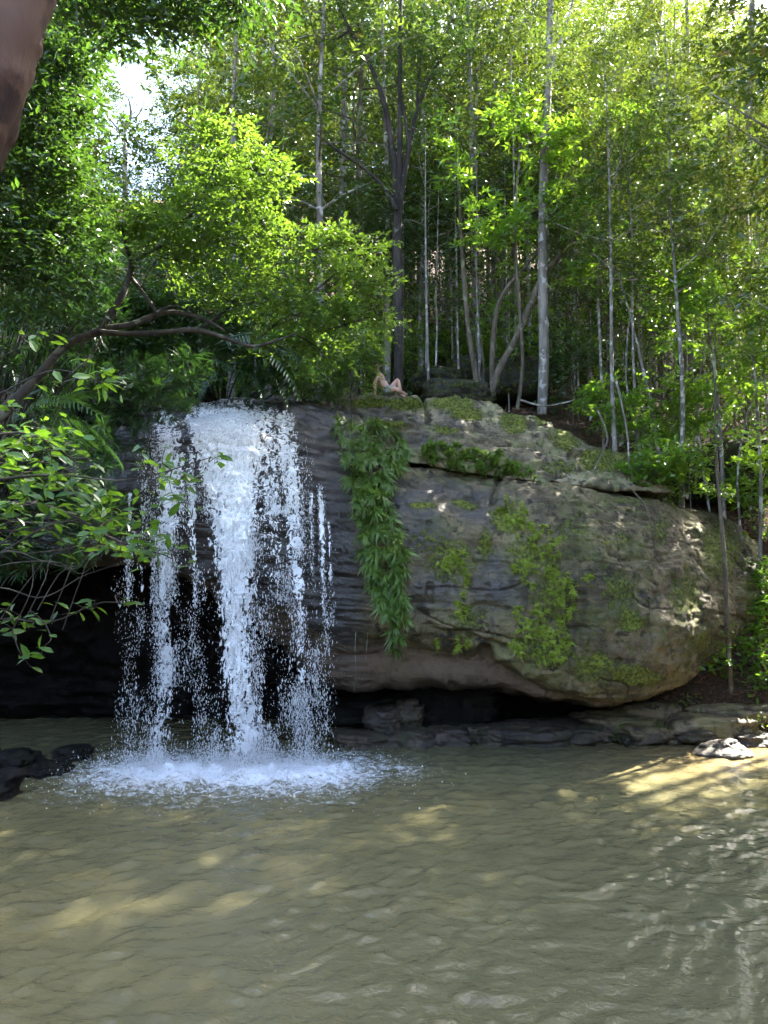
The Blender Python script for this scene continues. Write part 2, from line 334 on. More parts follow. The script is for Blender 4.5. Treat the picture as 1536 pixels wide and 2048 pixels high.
# ------------------------------------------------------------------ cliff and the slab lying on it
def profile_surface(cols, ncol, nrow, extra):
    """cols: list of (px, [(py, Y), ...]) from top edge down; extra adds hidden back and cave points"""
    P = []
    for px, pts in cols:
        mid = pts[len(pts) // 2]; x = at(px, mid[0], mid[1])[0]
        yz = [(Yd, at(px, py, Yd)[2]) for py, Yd in pts]; yz = extra(yz); P.append([(x, a, b) for a, b in yz])
    P = np.array(P)                                     # columns, points, 3
    A = np.stack([catmull(P[:, j], ncol) for j in range(P.shape[1])], 1)
    seg = np.linalg.norm(np.diff(A, axis=1), axis=2).mean(0) ** 0.8; seg[:2] *= 0.3; seg[-3:] *= 0.4; knots = np.concatenate(([0], np.cumsum(seg))); knots /= knots[-1]
    tt = np.linspace(0, 1, nrow); u = np.interp(tt, knots, np.arange(len(knots)))
    k_ = A.shape[1]; i = np.minimum(u.astype(int), k_ - 2); f = (u - i)[None, :, None]; g = lambda j: A[:, np.clip(j, 0, k_ - 1)]
    a, b, c, d = g(i - 1), g(i), g(i + 1), g(i + 2)
    S = 0.5 * (2 * b + (c - a) * f + (2 * a - 5 * b + 4 * c - d) * f ** 2 + (3 * b - a - 3 * c + d) * f ** 3)
    return S, u
def normals(S):
    return unit(np.cross(np.gradient(S, axis=0), np.gradient(S, axis=1)))
CL = [(-520, [(850, 16.6), (890, 15.8), (960, 15.2), (1050, 15.0), (1130, 15.1), (1150, 15.6), (1170, 16.0)]),
 (-150, [(840, 16.6), (880, 15.6), (950, 15.0), (1040, 14.7), (1120, 14.8), (1140, 15.3), (1160, 15.8)]),
 (100, [(826, 16.6), (870, 15.4), (950, 14.7), (1035, 14.35), (1108, 14.35), (1125, 14.9), (1140, 15.6)]),
 (300, [(810, 16.7), (858, 15.3), (945, 14.55), (1035, 14.2), (1105, 14.15), (1125, 14.8), (1140, 15.4)]),
 (450, [(801, 16.7), (850, 15.25), (950, 14.5), (1060, 14.1), (1150, 14.0), (1180, 14.6), (1210, 15.3)]),
 (600, [(806, 16.7), (862, 15.5), (960, 14.7), (1110, 14.25), (1215, 14.1), (1255, 14.6), (1330, 15.0)]),
 (690, [(835, 16.5), (895, 15.5), (1000, 14.8), (1150, 14.4), (1248, 14.28), (1290, 14.85), (1372, 15.1)]),
 (800, [(925, 15.95), (955, 15.3), (1050, 14.72), (1150, 14.4), (1242, 14.28), (1290, 14.95), (1368, 15.15)]),
 (900, [(938, 15.95), (985, 15.15), (1065, 14.55), (1170, 14.25), (1262, 14.2), (1305, 14.85), (1362, 15.05)]),
 (1000, [(952, 15.95), (1000, 15.1), (1085, 14.45), (1200, 14.15), (1298, 14.2), (1325, 14.75), (1372, 15.0)]),
 (1110, [(966, 15.95), (1010, 15.0), (1105, 14.3), (1235, 14.05), (1360, 14.25), (1378, 14.7), (1396, 15.1)]),
 (1230, [(982, 15.95), (1030, 15.0), (1125, 14.3), (1262, 14.1), (1388, 14.45), (1398, 14.9), (1406, 15.3)]),
 (1330, [(994, 16.2), (1042, 15.25), (1135, 14.6), (1262, 14.4), (1368, 14.85), (1380, 15.3), (1388, 15.7)]),
 (1420, [(1006, 17.1), (1055, 16.3), (1135, 15.7), (1230, 15.55), (1322, 15.9), (1334, 16.3), (1342, 16.6)]),
 (1490, [(1030, 17.9), (1075, 17.3), (1135, 16.8), (1205, 16.65), (1272, 16.9), (1284, 17.2), (1292, 17.5)]),
 (1535, [(1075, 18.5), (1110, 18.1), (1145, 17.8), (1185, 17.7), (1225, 17.9), (1235, 18.1), (1245, 18.3)]),
 (1560, [(1140, 19.2), (1150, 19.0), (1165, 18.9), (1185, 18.9), (1205, 18.95), (1215, 19.0), (1225, 19.1)])]
def ex_cliff(yz):
    (y0, z0), (yl, zl) = yz[0], yz[-1]
    return [(max(21.5, y0 + 2), z0 - 0.25), (y0 + 1.2, z0 - 0.02)] + yz + [(max(17.3, yl + .3), zl + 0.12), (max(18.1, yl + .6), min(0.9, zl - 0.3)), (max(18.0, yl + .5), -0.9)]
S, u = profile_surface(CL, 600, 400, ex_cliff); N = normals(S)
if N[300, 150, 1] > 0: N = -N
px, py, dep = to_px(S)
wfall = sstep(790, 700, px)                                              # wet stratified part under the falls
x_, y_, z_ = S[..., 0], S[..., 1], S[..., 2]
disp = 0.10 * fbm(S * 0.55, 4) + 0.05 * fbm(S * np.array([1.6, 1.6, 2.2]), 4)
sw = z_ + 0.07 * noise3(S * np.array([0.6, 0.6, 0.8])) + 0.06 * (x_ + 2)
st = fbm(np.stack([x_ * 0.45, y_ * 0.45, sw * 5.0], -1), 4, 0.6)
ridge = np.abs(noise3(np.stack([x_ * 0.3, y_ * 0.3, sw * 4.4 + 7], -1)))
grow = np.interp(py, [820, 950, 1050, 1300], [0.4, 0.5, 1.0, 0.9])
disp += wfall * grow * (0.11 * st - 0.17 * np.exp(-(ridge / 0.09) ** 2))
disp += (1 - wfall) * (0.022 * st + 0.026 * fbm(S * 3.6, 4, 0.6) - 0.10 * np.maximum(noise3(S * np.array([2.2, 2.2, 3.0])) - 0.35, 0) - 0.05 * np.maximum(noise3(S * np.array([5, 5, 9.0]) + 3) - 0.5, 0))
net = noise3(np.stack([x_ * 0.55 + 0.2 * noise3(S * 1.7), y_ * 0.4, (z_ + 0.10 * x_) * 1.35], -1) + 5.0)
disp -= (1 - wfall) * 0.10 * np.exp(-(net / 0.022) ** 2) * sstep(-0.1, 0.35, noise3(S * 0.8 + 11))
net = noise3(np.stack([x_ * 1.3, y_ * 0.8, (z_ + 0.06 * x_) * 3.6], -1) + 25.0)
disp -= (1 - wfall) * 0.045 * np.exp(-(net / 0.04) ** 2) * sstep(0.0, 0.4, noise3(S * 1.3 + 31))
disp -= (1 - wfall) * 0.06 * sstep(0.62, 0.8, noise3(S * np.array([4.5, 4.5, 6.5]) + 41))
cave = sstep(7.5, 9.0, u)[None]
disp += cave * 0.35 * fbm(S * np.array([0.9, 0.9, 2.0]), 4)
def crack(px0, py0, px1, py1, w, depth, wob=6):
    global disp
    d = np.array([px1 - px0, py1 - py0], float); L = np.hypot(*d); d /= L
    a = (px - px0) * d[0] + (py - py0) * d[1]; b = -(px - px0) * d[1] + (py - py0) * d[0] + wob * noise3(np.stack([px * 0.03, py * 0.03, 0 * px], -1))
    disp -= depth * np.exp(-(b / w) ** 2) * sstep(-10, 10, a) * sstep(L + 10, L - 10, a)
crack(1218, 1106, 1270, 1112, 5, 0.14, 2); crack(1270, 1112, 1345, 1118, 3, 0.05, 2); crack(1280, 1135, 1330, 1170, 3, 0.05)
crack(860, 1000, 1010, 985, 4, 0.04); crack(640, 1100, 720, 1120, 4, 0.05); crack(1120, 1255, 1175, 1262, 4, 0.09)
crack(1130, 1010, 1290, 1030, 3, 0.04); crack(1000, 960, 985, 1010, 6, 0.12, 3); crack(820, 1205, 990, 1215, 3, 0.05); crack(940, 1120, 1080, 1140, 3, 0.04)
crack(900, 1265, 1020, 1300, 9, 0.18); crack(955, 1300, 985, 1310, 9, 0.28, 3); crack(1005, 1298, 1022, 1302, 6, 0.2, 3); crack(850, 1255, 900, 1265, 6, 0.12)
front = (1 - cave) * np.ones_like(px)
S = S + N * disp[..., None]
CLIFF = S.copy(); ccol, crow = S.shape[:2]
q = grid_faces(ccol, crow)
me = make_mesh('waterfall_cliff', S.reshape(-1, 3), Q=q, smooth=True)
px, py, dep = to_px(S)
def blob(cx, cy, rx, ry, rot=0.0):
    a = math.radians(rot); X_ = (px - cx) * math.cos(a) + (py - cy) * math.sin(a); Y_ = -(px - cx) * math.sin(a) + (py - cy) * math.cos(a)
    return np.exp(-((X_ / rx) ** 2 + (Y_ / ry) ** 2))
faces_cam = sstep(5, 5.4, 8.3 - u)[None] * np.ones_like(px)
wet = np.maximum(sstep(760, 690, px), 0)
for b in ((860, 985, 95, 28, -4), (800, 1010, 60, 45, 0), (850, 1030, 60, 16, -22), (960, 1030, 60, 22, 10), (840, 1060, 50, 40, 0), (985, 1130, 35, 22, 0), (960, 1000, 70, 25, 0), (1000, 1180, 60, 40, 0), (870, 1180, 60, 50, 0)):
    wet = np.maximum(wet, 0.9 * blob(*b))
moss = np.zeros_like(px)
for b, a in (((845, 1010, 30, 7, 0), .9), ((930, 1010, 30, 10, 15), .8), ((1015, 1040, 35, 26, 20), 1.0), ((1060, 1110, 60, 70, 40), .5), ((1100, 1200, 60, 90, 0), .48), ((1090, 1300, 90, 55, 20), .55),
             ((1270, 1350, 60, 22, 10), .95), ((1190, 1330, 60, 40, 0), .65), ((1240, 1180, 60, 60, 0), .5), ((1260, 1240, 40, 25, 0), .75), ((1230, 1080, 60, 30, 0), .45), ((1370, 1190, 50, 80, 0), .55),
             ((1440, 1100, 60, 80, 0), .6), ((1400, 1280, 50, 50, 0), .5), ((900, 1120, 60, 60, 0), .55), ((930, 1240, 60, 40, 0), .45), ((860, 1080, 60, 40, 0), .4), ((970, 1090, 16, 40, 0), .7), ((1260, 1000, 80, 12, 5), .5), ((1320, 1060, 30, 50, 10), .5), ((1150, 1060, 80, 50, 0), .42)):
    moss = np.maximum(moss, a * blob(*b))
moss = np.maximum(moss, 0.20 * sstep(960, 1150, px) + 0.05); moss *= sstep(740, 800, px) * (1 - cave)
rust = np.maximum.reduce([0.9 * sstep(6.3, 7.4, u)[None] * np.ones_like(px), 0.9 * blob(720, 1080, 26, 90, -8) , 0.7 * blob(1040, 985, 60, 8, 4), 0.6 * blob(1340, 1120, 40, 120, 0), 0.5 * blob(1280, 1300, 60, 60)])
wet = np.where(u[None] > 6.6, np.maximum(wet * 0.35, sstep(7.6, 8.6, u)[None] * 0.9), wet)  # inside the cave the wet tone is also raised to paint shade
attr(me, 'cave', np.clip(sstep(7.3, 8.3, u)[None] * np.ones_like(px), 0, 1) * 0.9); attr(me, 'wet', np.clip(wet, 0, 1)); attr(me, 'moss', moss); attr(me, 'rust', np.clip(rust, 0, 1))  # cave mask carries the painted shade
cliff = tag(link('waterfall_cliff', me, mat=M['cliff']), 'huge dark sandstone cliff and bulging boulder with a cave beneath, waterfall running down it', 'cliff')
BV = BVHTree.FromPolygons([tuple(v) for v in S.reshape(-1, 3)[:].tolist()], q.tolist())
SL = [(470, [(806, 17.4), (812, 17.1), (820, 16.9)]), (540, [(800, 17.6), (822, 16.8), (845, 16.35)]), (650, [(797, 17.7), (840, 16.75), (882, 16.1)]),
 (760, [(796, 17.7), (850, 16.6), (905, 15.9)]), (850, [(794, 17.7), (855, 16.45), (922, 15.75)]), (900, [(794, 17.7), (855, 16.45), (932, 15.72)]), (970, [(806, 17.7), (870, 16.45), (943, 15.72)]),
 (1050, [(826, 17.7), (885, 16.45), (955, 15.75)]), (1120, [(846, 17.7), (902, 16.5), (963, 15.8)]), (1200, [(884, 17.5), (925, 16.65), (970, 16.0)]),
 (1290, [(910, 17.5), (942, 16.95), (978, 16.4)]), (1345, [(955, 17.3), (965, 17.15), (980, 17.0)])]
def ex_slab(yz):
    (y0, z0), (yl, zl) = yz[0], yz[-1]
    return [(y0 + 1.6, z0 - 1.5), (y0 + 1.0, z0 - 0.25)] + yz + [(yl + 0.12, zl - 0.07), (yl + 0.9, zl + 0.03), (yl + 1.6, zl - 0.5)]
S, u = profile_surface(SL, 300, 190, ex_slab); N = normals(S)
if N[150, 60, 1] > 0: N = -N
px, py, dep = to_px(S); x_, y_, z_ = S[..., 0], S[..., 1], S[..., 2]
rug = sstep(880, 800, px) * 0.8 + 0.2
st = fbm(np.stack([x_ * 1.1, y_ * 0.8, z_ * 6.0], -1), 4, 0.6)
disp = 0.07 * fbm(S * 0.9, 4) + rug * 0.17 * st + 0.045 * fbm(S * 5, 4, 0.6) - 0.10 * rug * np.exp(-(noise3(S * np.array([1.3, 1.3, 2.6])) / 0.06) ** 2)
disp += 0.05 * np.round(st * 3) / 3 * rug
crack(848, 795, 858, 850, 4, 0.22, 3); crack(1045, 888, 1180, 918, 4, 0.2, 8); crack(1085, 820, 1130, 870, 3, 0.08); crack(950, 880, 1040, 890, 4, 0.12); crack(520, 815, 690, 870, 5, 0.15, 14); crack(700, 830, 850, 862, 5, 0.14, 10)
S = S + N * disp[..., None]; q2 = grid_faces(*S.shape[:2])
me = make_mesh('mossy_rock', S.reshape(-1, 3), Q=q2, smooth=True); px, py, dep = to_px(S)
moss = np.zeros_like(px)
for b, a in (((745, 806, 45, 9, 0), 1.1), ((815, 808, 40, 13, 0), 1.1), ((905, 806, 42, 14, 0), 1.2), ((930, 826, 40, 16, 10), .95), ((1028, 843, 26, 22, 20), 1.25), ((1085, 835, 14, 18, 40), 1.1), ((785, 850, 50, 14, 0), .6), ((890, 860, 40, 14, 10), .6), ((1130, 880, 40, 26, 30), .7), ((1200, 920, 60, 30, 0), .75), ((1260, 905, 40, 20, 0), .8), ((1120, 935, 60, 20, 0), .5), ((640, 820, 40, 8, 0), .4)):
    moss = np.maximum(moss, a * blob(*b))
wet = np.maximum(0.95 * sstep(700, 600, px), 0)
for b in ((700, 830, 70, 14, 0), (800, 840, 70, 16, 10), (830, 880, 60, 22, 10), (900, 850, 30, 20, 0), (740, 870, 80, 20, 10)): wet = np.maximum(wet, 0.8 * blob(*b))
attr(me, 'wet', np.clip(wet, 0, 1)); attr(me, 'moss', moss); attr(me, 'rust', 0 * px + 0.15 * sstep(3.9, 4.3, u)[None])
m2 = rock_mat('slab_rock', (0.118, 0.094, 0.050), (0.29, 0.24, 0.138)); M['slab'] = m2
slab = tag(link('mossy_rock', me, mat=m2), 'long mossy rock slab lying on top of the big boulder', 'rock')
BV2 = BVHTree.FromPolygons([tuple(v) for v in S.reshape(-1, 3).tolist()], q2.tolist())
def hit(px, py, both=True):
    """where the view ray through a photo pixel meets the rock: point, normal"""
    o = Vector((0, 0, CAMZ)); d = Vector(ray(px, py)); best = None
    for b in ((BV, BV2) if both else (BV,)):
        r = b.ray_cast(o, d)
        if r[0] is not None and (best is None or r[3] < best[3]): best = r
    if best is None: return None
    n = np.array(best[1]); n = -n if n.dot(np.array(d)) > 0 else n
    return np.array(best[0]), n

# ------------------------------------------------------------------ waterfall
rng = np.random.RandomState(11)
STREAMS = [  # rows of (py, centre px, half width, density)
 [(800, 455, 120, .46), (850, 460, 102, .45), (900, 462, 80, .47), (950, 462, 58, .50), (1050, 468, 50, .49), (1200, 474, 44, .48), (1350, 480, 42, .47), (1450, 492, 46, .46), (1540, 490, 50, .40)],
 [(835, 570, 34, .30), (900, 578, 36, .34), (980, 582, 32, .35), (1050, 588, 26, .33), (1200, 598, 22, .32), (1350, 602, 18, .28), (1540, 606, 18, .22)],
 [(830, 330, 44, .30), (900, 334, 44, .38), (1000, 336, 40, .36), (1100, 338, 28, .38), (1250, 332, 18, .40), (1400, 330, 22, .38), (1540, 322, 40, .40)],
 [(870, 520, 56, .28), (980, 540, 46, .28), (1080, 545, 40, .22), (1200, 550, 30, .12)],
 [(980, 642, 7, .26), (1020, 643, 7, .38), (1230, 650, 7, .32), (1300, 655, 6, .1)], [(1000, 622, 6, .3), (1240, 628, 6, .28), (1400, 632, 8, .16)],
 [(930, 292, 9, .28), (1150, 284, 8, .30), (1300, 280, 8, .16)], [(1000, 262, 7, .28), (1200, 256, 7, .26)], [(900, 384, 12, .26), (1150, 388, 9, .26), (1300, 390, 10, .14)], [(990, 310, 5, .34), (1200, 306, 6, .28)], [(1060, 660, 5, .28), (1240, 664, 5, .22)]]
def dens(px, py):
    d = np.full(np.shape(px), -0.5)
    for s in STREAMS:
        s = np.array(s); c = np.interp(py, s[:, 0], s[:, 1]); w = np.interp(py, s[:, 0], s[:, 2]); a = np.interp(py, s[:, 0], s[:, 3])
        e = np.where((py >= s[0, 0] - 12) & (py <= s[-1, 0] + 12), a - 0.34 * ((px - c) / w) ** 2, -1); d = np.maximum(d, e)
    return d
PXC = np.linspace(222, 690, 190); PYC = np.linspace(798, 1562, 230)
CY = np.zeros((len(PXC), len(PYC))); CT = np.zeros((len(PXC), len(PYC)))
for i, a in enumerate(PXC[::3]):
    run = 99.0
    for j, b in enumerate(PYC):
        h = hit(a, b) if run > 90 or b < 1290 else None
        if h is not None: run = min(run, h[0][1])
        CY[i * 3, j] = run if run < 90 else 17.4; CT[i * 3, j] = run < 90
    z_top = CY[i * 3]
known = np.arange(0, len(PXC), 3)
for j in range(len(PYC)): CY[:, j] = np.interp(np.arange(len(PXC)), known, CY[known, j]); CT[:, j] = np.interp(np.arange(len(PXC)), known, CT[known, j])
for _ in range(2): CY[1:-1] = (CY[:-2] + CY[1:-1] * 2 + CY[2:]) / 4
wf = empty('waterfall', at(470, 1545, 13.6)); wf.location.z = 0
tag(wf, 'white waterfall pouring over the cliff edge in frothy strands and drops', 'waterfall')
m, t = nt_new('white_water'); k = NT(t)
lace = k.noise(k.pos((1, 1, 0.6)), 9.0, 4, 0.62, 1.2); streak = k.noise(k.pos((1, 1, 0.16)), 19, 3, 0.6, 0.3)
al = k.ramp(k.math('ADD', k.attr('dens'), k.math('MULTIPLY_ADD', lace, 1.25, k.math('MULTIPLY', streak, 0.45))), 1.13, 1.23)
p = k.bsdf((0.95, 0.945, 0.92), 0.35, 0.5, k.bump(lace, 0.8, 0.05)); tl = k.n("BsdfTranslucent"); tl.inputs[0].default_value = (0.9, 0.92, 0.95, 1)
mx = k.n("MixShader"); mx.inputs[0].default_value = 0.22; k.l(p.outputs[0], mx.inputs[1]); k.l(tl.outputs[0], mx.inputs[2])
tr = k.n("BsdfTransparent"); mo = k.n("MixShader"); k.l(al, mo.inputs[0]); k.l(tr.outputs[0], mo.inputs[1]); k.l(mx.outputs[0], mo.inputs[2]); k.out(mo.outputs[0])
M['water_lace'] = m
GX, GY = np.meshgrid(PXC, PYC, indexing='ij'); base = np.array(wf.location)
for layer, (off, seed, dd) in enumerate(((0.05, 0.0, 0.02), (0.16, 5.0, -0.05), (0.27, 9.0, -0.12))):
    Vv = np.zeros(GX.shape + (3,))
    for i in range(GX.shape[0]):
        for j in range(GX.shape[1]): Vv[i, j] = at(GX[i, j], GY[i, j], CY[i, j])
    turb = fbm(Vv * np.array([3, 3, 1.6]) + seed, 3) * np.interp(GY, [800, 1000, 1200, 1540], [0.02, 0.04, 0.09, 0.14])
    fan = np.interp(GY, [800, 900, 1100, 1550], [0.3, 0.7, 1.0, 1.5])
    Vv[..., 1] -= off * fan + turb; Vv[..., 2] += 0.03; Vv[..., 0] += 0.5 * turb
    me = make_mesh('stream', (Vv - base).reshape(-1, 3), Q=grid_faces(*GX.shape), smooth=True)
    jit = -0.10 * sstep(1000, 1300, GY) + 0.14 * noise3(np.stack([GX * 0.02 + seed, GY * 0.006, 0 * GX + seed], -1))
    attr(me, 'dens', dens(GX, GY) + dd + jit - (CT < .99) * 2.0 - 0.22 * sstep(840, 805, GY))
    tag(link('water_sheet', me, wf, M['water_lace']), kind='stuff')
OCT_V = np.array([(1, 0, 0), (-1, 0, 0), (0, 1, 0), (0, -1, 0), (0, 0, 1), (0, 0, -1)], float)
OCT_T = np.array([(0, 2, 4), (2, 1, 4), (1, 3, 4), (3, 0, 4), (2, 0, 5), (1, 2, 5), (3, 1, 5), (0, 3, 5)])
def drops(C, sx, sz, lean=None):
    n = len(C); sc = np.stack([sx, sx, sz], -1); V = C[:, None] + OCT_V[None] * sc[:, None]
    if lean is not None: V[..., 0] += (V[..., 2] - C[:, None, 2]) * lean[:, None]
    return V.reshape(-1, 3), (np.arange(n)[:, None, None] * 6 + OCT_T[None]).reshape(-1, 3)
px_ = rng.uniform(222, 675, 190000); py_ = 860 + 690 * rng.uniform(0, 1, 190000) ** 0.75
w = np.clip(dens(px_, py_) + 0.42, 0, 1) * 0.8 + 0.17 * sstep(1040, 1250, py_) * sstep(215, 260, px_) * sstep(680, 640, px_)
clump = np.clip(0.6 + 1.5 * noise3(np.stack([px_ * 0.035, py_ * 0.012, 0 * px_], -1)), 0.05, 2)
ok = rng.uniform(0, 1, 190000) < w * clump * 0.50; px_, py_ = px_[ok], py_[ok]
ci = np.clip(((px_ - PXC[0]) / (PXC[1] - PXC[0])).astype(int), 0, len(PXC) - 1); cj = np.clip(((py_ - PYC[0]) / (PYC[1] - PYC[0])).astype(int), 0, len(PYC) - 1)
Yd = CY[ci, cj] - np.abs(rng.normal(0.1, 0.22, len(px_))) * np.interp(py_, [860, 1100, 1500], [0.3, 0.8, 1.4])
C = np.array([at(a, b, c) for a, b, c in zip(px_, py_, Yd)]); C = C[C[:, 2] > 0.0]
r = rng.lognormal(math.log(0.0046), 0.42, len(C)); V, T = drops(C - base, np.minimum(r, 0.014), np.minimum(r, 0.015) * rng.uniform(1.5, 5.0, len(C)), rng.normal(0, 0.12, len(C)))
m, t = nt_new('water_drop'); k = NT(t); p = k.bsdf((0.95, 0.945, 0.92), 0.2, 0.5); tl = k.n("BsdfTranslucent"); tl.inputs[0].default_value = (0.9, 0.92, 0.95, 1)
mx = k.n("MixShader"); mx.inputs[0].default_value = 0.4; k.l(p.outputs[0], mx.inputs[1]); k.l(tl.outputs[0], mx.inputs[2]); k.out(mx.outputs[0]); M['drop'] = m
tag(link('falling_drops', make_mesh('falling_drops', V, T, smooth=True), wf, m), kind='stuff')
n = 22000; a = rng.uniform(0, 6.283, n); rr = np.abs(rng.normal(0, 0.8, n)); cx = rng.choice([-4.1, -2.65, -1.6], n, p=[.35, .45, .2])
C = np.stack([cx + rr * np.cos(a) * 1.3, 13.3 + rr * np.sin(a), np.abs(rng.normal(0, 0.24, n)) * np.exp(-rr * 0.7)], -1)
r = rng.lognormal(math.log(0.0034), 0.6, n); V, T = drops(C - base, np.minimum(r, .02), np.minimum(r, .02) * rng.uniform(0.8, 1.8, n), rng.normal(0, 0.3, n))
tag(link('splash', make_mesh('splash', V, T, smooth=True), wf, m), kind='stuff')

# ------------------------------------------------------------------ rocks on the shore and up the slope
ICO = None
def ico(sub):
    import bmesh
    bm = bmesh.new(); bmesh.ops.create_icosphere(bm, subdivisions=sub, radius=1.0); bm.verts.ensure_lookup_table()
    V = np.array([v.co[:] for v in bm.verts]); T = np.array([[v.index for v in f.verts] for f in bm.faces]); bm.free(); return V, T
ICOV, ICOT = ico(5)
def rock(name, center, dims, seed, mat, label, group=None, box=0.55, rot=0.0, rough=0.14, layers=0.0, point=0.0):
    V = ICOV; e = 1.0 - box * 0.7; V = np.sign(V) * np.abs(V) ** e; pw = 2 + 3.5 * box; V = V / np.maximum((np.abs(V) ** pw).sum(1, keepdims=True) ** (1 / pw), 1e-6)
    if point: V[:, :2] *= (1 - point * np.clip(V[:, 2:3], -.3, 1)); V[:, 0] += .25 * V[:, 2]
    d = fbm(V * 1.1 + seed * 3.7, 4) * rough * 1.3 + np.abs(fbm(V * 2.3 + seed, 3)) * rough * -0.6
    V = V * (1 + d[:, None]); V = V * np.array(dims) / 2
    if layers: V[:, :2] *= (1 + layers * noise3(np.c_[V[:, 0] * 0.4, V[:, 1] * 0.4, V[:, 2] * 14 + seed])[:, None])
    V += (0.018 * fbm(V * 5 + seed, 3))[:, None] * unit(V)
    me = make_mesh(name, V, ICOT, smooth=True); o = link(name, me, None, M[mat], center); o.rotation_euler = (0.03 * math.sin(seed), 0.05 * math.cos(seed * 2), rot)
    return tag(o, label, 'rock', group)
def rock_px(name, px, py0, py1, wpx, Y, depth, seed, mat, label, **kw):
    a = at(px, py0, Y); b = at(px, py1, Y); h = a[2] - b[2]; wd = wpx / F * Y
    return rock(name, ((a + b) / 2), (wd, depth, h * 1.05), seed, mat, label, **kw)
G = 'flat ledge stones along the waterline'
rock_px('ledge_stone', 1035, 1447, 1490, 182, 15.7, 1.2, 1, 'wetstone', 'wet brown ledge stone at the waterline, in front of the cave', group=G, layers=.05)
rock_px('ledge_stone', 1168, 1446, 1484, 112, 15.8, 1.0, 2, 'wetstone', 'low wet ledge stone between the brown ledge stone and the small shore plant', group=G, layers=.05)
rock_px('ledge_stone', 1285, 1446, 1484, 92, 15.75, 1.0, 3, 'stone', 'low flat stone just behind the water between two small shore plants', group=G, layers=.06, rot=.2)
rock_px('ledge_stone', 1232, 1430, 1462, 150, 16.2, 1.1, 4, 'stone', 'dark cracked flat stone lying behind the lowest shore stones', group=G, layers=.08)
rock_px('ledge_stone', 1290, 1402, 1440, 125, 16.6, 1.0, 5, 'stone', 'pale streaked flat stone in the shade under the boulder end', group=G, layers=.08, rot=-.1)
rock_px('ledge_stone', 1415, 1428, 1474, 178, 16.0, 1.2, 6, 'stone', 'broad sunlit pale slab on the right shore with yellow green lichen', group=G, layers=.07, rot=.08, rough=.1)
rock_px('ledge_stone', 1385, 1458, 1486, 90, 15.6, .8, 7, 'wetstone', 'small wet orange brown stone below the broad sunlit slab', group=G, rot=.2)
rock_px('ledge_stone', 1450, 1400, 1438, 200, 16.6, 1.2, 8, 'stone', 'long dark flat slab just above the broad sunlit slab', group=G, layers=.08)
rock_px('ledge_stone', 1440, 1372, 1406, 130, 17.0, 1.0, 9, 'stone', 'uppermost flat slab below the leaf litter and thin trunk', group=G, layers=.08, rot=.1)
rock_px('ledge_stone', 1535, 1384, 1412, 60, 16.8, .8, 10, 'stone', 'small pale stone at the picture edge above the shore slabs', group=G)
rock_px('ledge_stone', 1352, 1420, 1450, 46, 16.3, .5, 12, 'stone', 'small upright stone wedged between the shore slabs', group=G)
rock_px('ledge_stone', 722, 1462, 1500, 110, 15.5, 1.0, 13, 'wetstone', 'low wet rock shelf at the waterline right beside the falls', group=G, layers=.06, rough=.15)
rock_px('ledge_stone', 818, 1458, 1498, 120, 15.6, 1.0, 53, 'wetstone', 'low wet rock shelf below the rounded shiny cave rock', group=G, layers=.06, rough=.15, rot=.1)
rock_px('ledge_stone', 905, 1454, 1494, 100, 15.7, 1.0, 54, 'wetstone', 'low wet rock shelf below the wide black cave rock', group=G, layers=.06, rough=.15, rot=-.12)
for i, (a_, b_, c_, d_, e_, lab) in enumerate(((1330, 1452, 1470, 70, 15.9, 'thin wedge of stone between the small shore plants'), (1500, 1462, 1482, 90, 15.6, 'thin orange stained stone at the water below the edge plant'), (1205, 1420, 1440, 110, 16.5, 'thin dark layer of stone under the boulder shadow'), (1105, 1438, 1456, 90, 16.3, 'thin black stone layer at the cave mouth right side'),
      (1480, 1418, 1434, 120, 16.3, 'thin flat layer between the two broad slabs'), (1360, 1396, 1414, 90, 16.7, 'thin flat stone under the spreading plant'), (1420, 1360, 1378, 100, 17.0, 'thin flat stone at the foot of the leaf litter'), (1260, 1468, 1484, 60, 15.6, 'tiny flat wet stone at the waterline by the dark plant'), (950, 1452, 1478, 80, 15.9, 'small dark wet stone between the shelf and brown ledge stone'))):
    rock_px('ledge_stone', a_, b_, c_ + 8, d_, e_, .9, 40 + i, 'wetstone' if i in (1, 3, 7, 8) else 'stone', lab, group=G, layers=.08, box=.35, rot=.15 * math.sin(i * 2.3), rough=.18)
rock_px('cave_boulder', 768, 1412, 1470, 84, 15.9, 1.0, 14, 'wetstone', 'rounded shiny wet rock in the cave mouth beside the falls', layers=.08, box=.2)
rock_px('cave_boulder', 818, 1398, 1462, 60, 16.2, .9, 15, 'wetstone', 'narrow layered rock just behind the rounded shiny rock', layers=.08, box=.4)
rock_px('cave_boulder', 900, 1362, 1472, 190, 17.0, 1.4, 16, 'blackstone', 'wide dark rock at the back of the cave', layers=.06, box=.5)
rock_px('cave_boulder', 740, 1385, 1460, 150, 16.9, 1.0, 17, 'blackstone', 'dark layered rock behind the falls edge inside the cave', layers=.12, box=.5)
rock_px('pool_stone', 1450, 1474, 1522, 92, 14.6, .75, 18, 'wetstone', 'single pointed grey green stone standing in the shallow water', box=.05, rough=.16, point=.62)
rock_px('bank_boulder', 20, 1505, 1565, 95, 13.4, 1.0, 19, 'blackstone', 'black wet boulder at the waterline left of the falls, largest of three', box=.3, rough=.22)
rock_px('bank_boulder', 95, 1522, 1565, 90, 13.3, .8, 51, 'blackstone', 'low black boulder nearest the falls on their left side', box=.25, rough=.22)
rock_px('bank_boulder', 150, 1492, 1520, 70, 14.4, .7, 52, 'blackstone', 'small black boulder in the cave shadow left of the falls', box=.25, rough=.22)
rock_px('bank_boulder', -40, 1545, 1625, 150, 11.8, 1.0, 20, 'blackstone', 'black wet boulder at the picture edge, nearest the camera', box=.3)
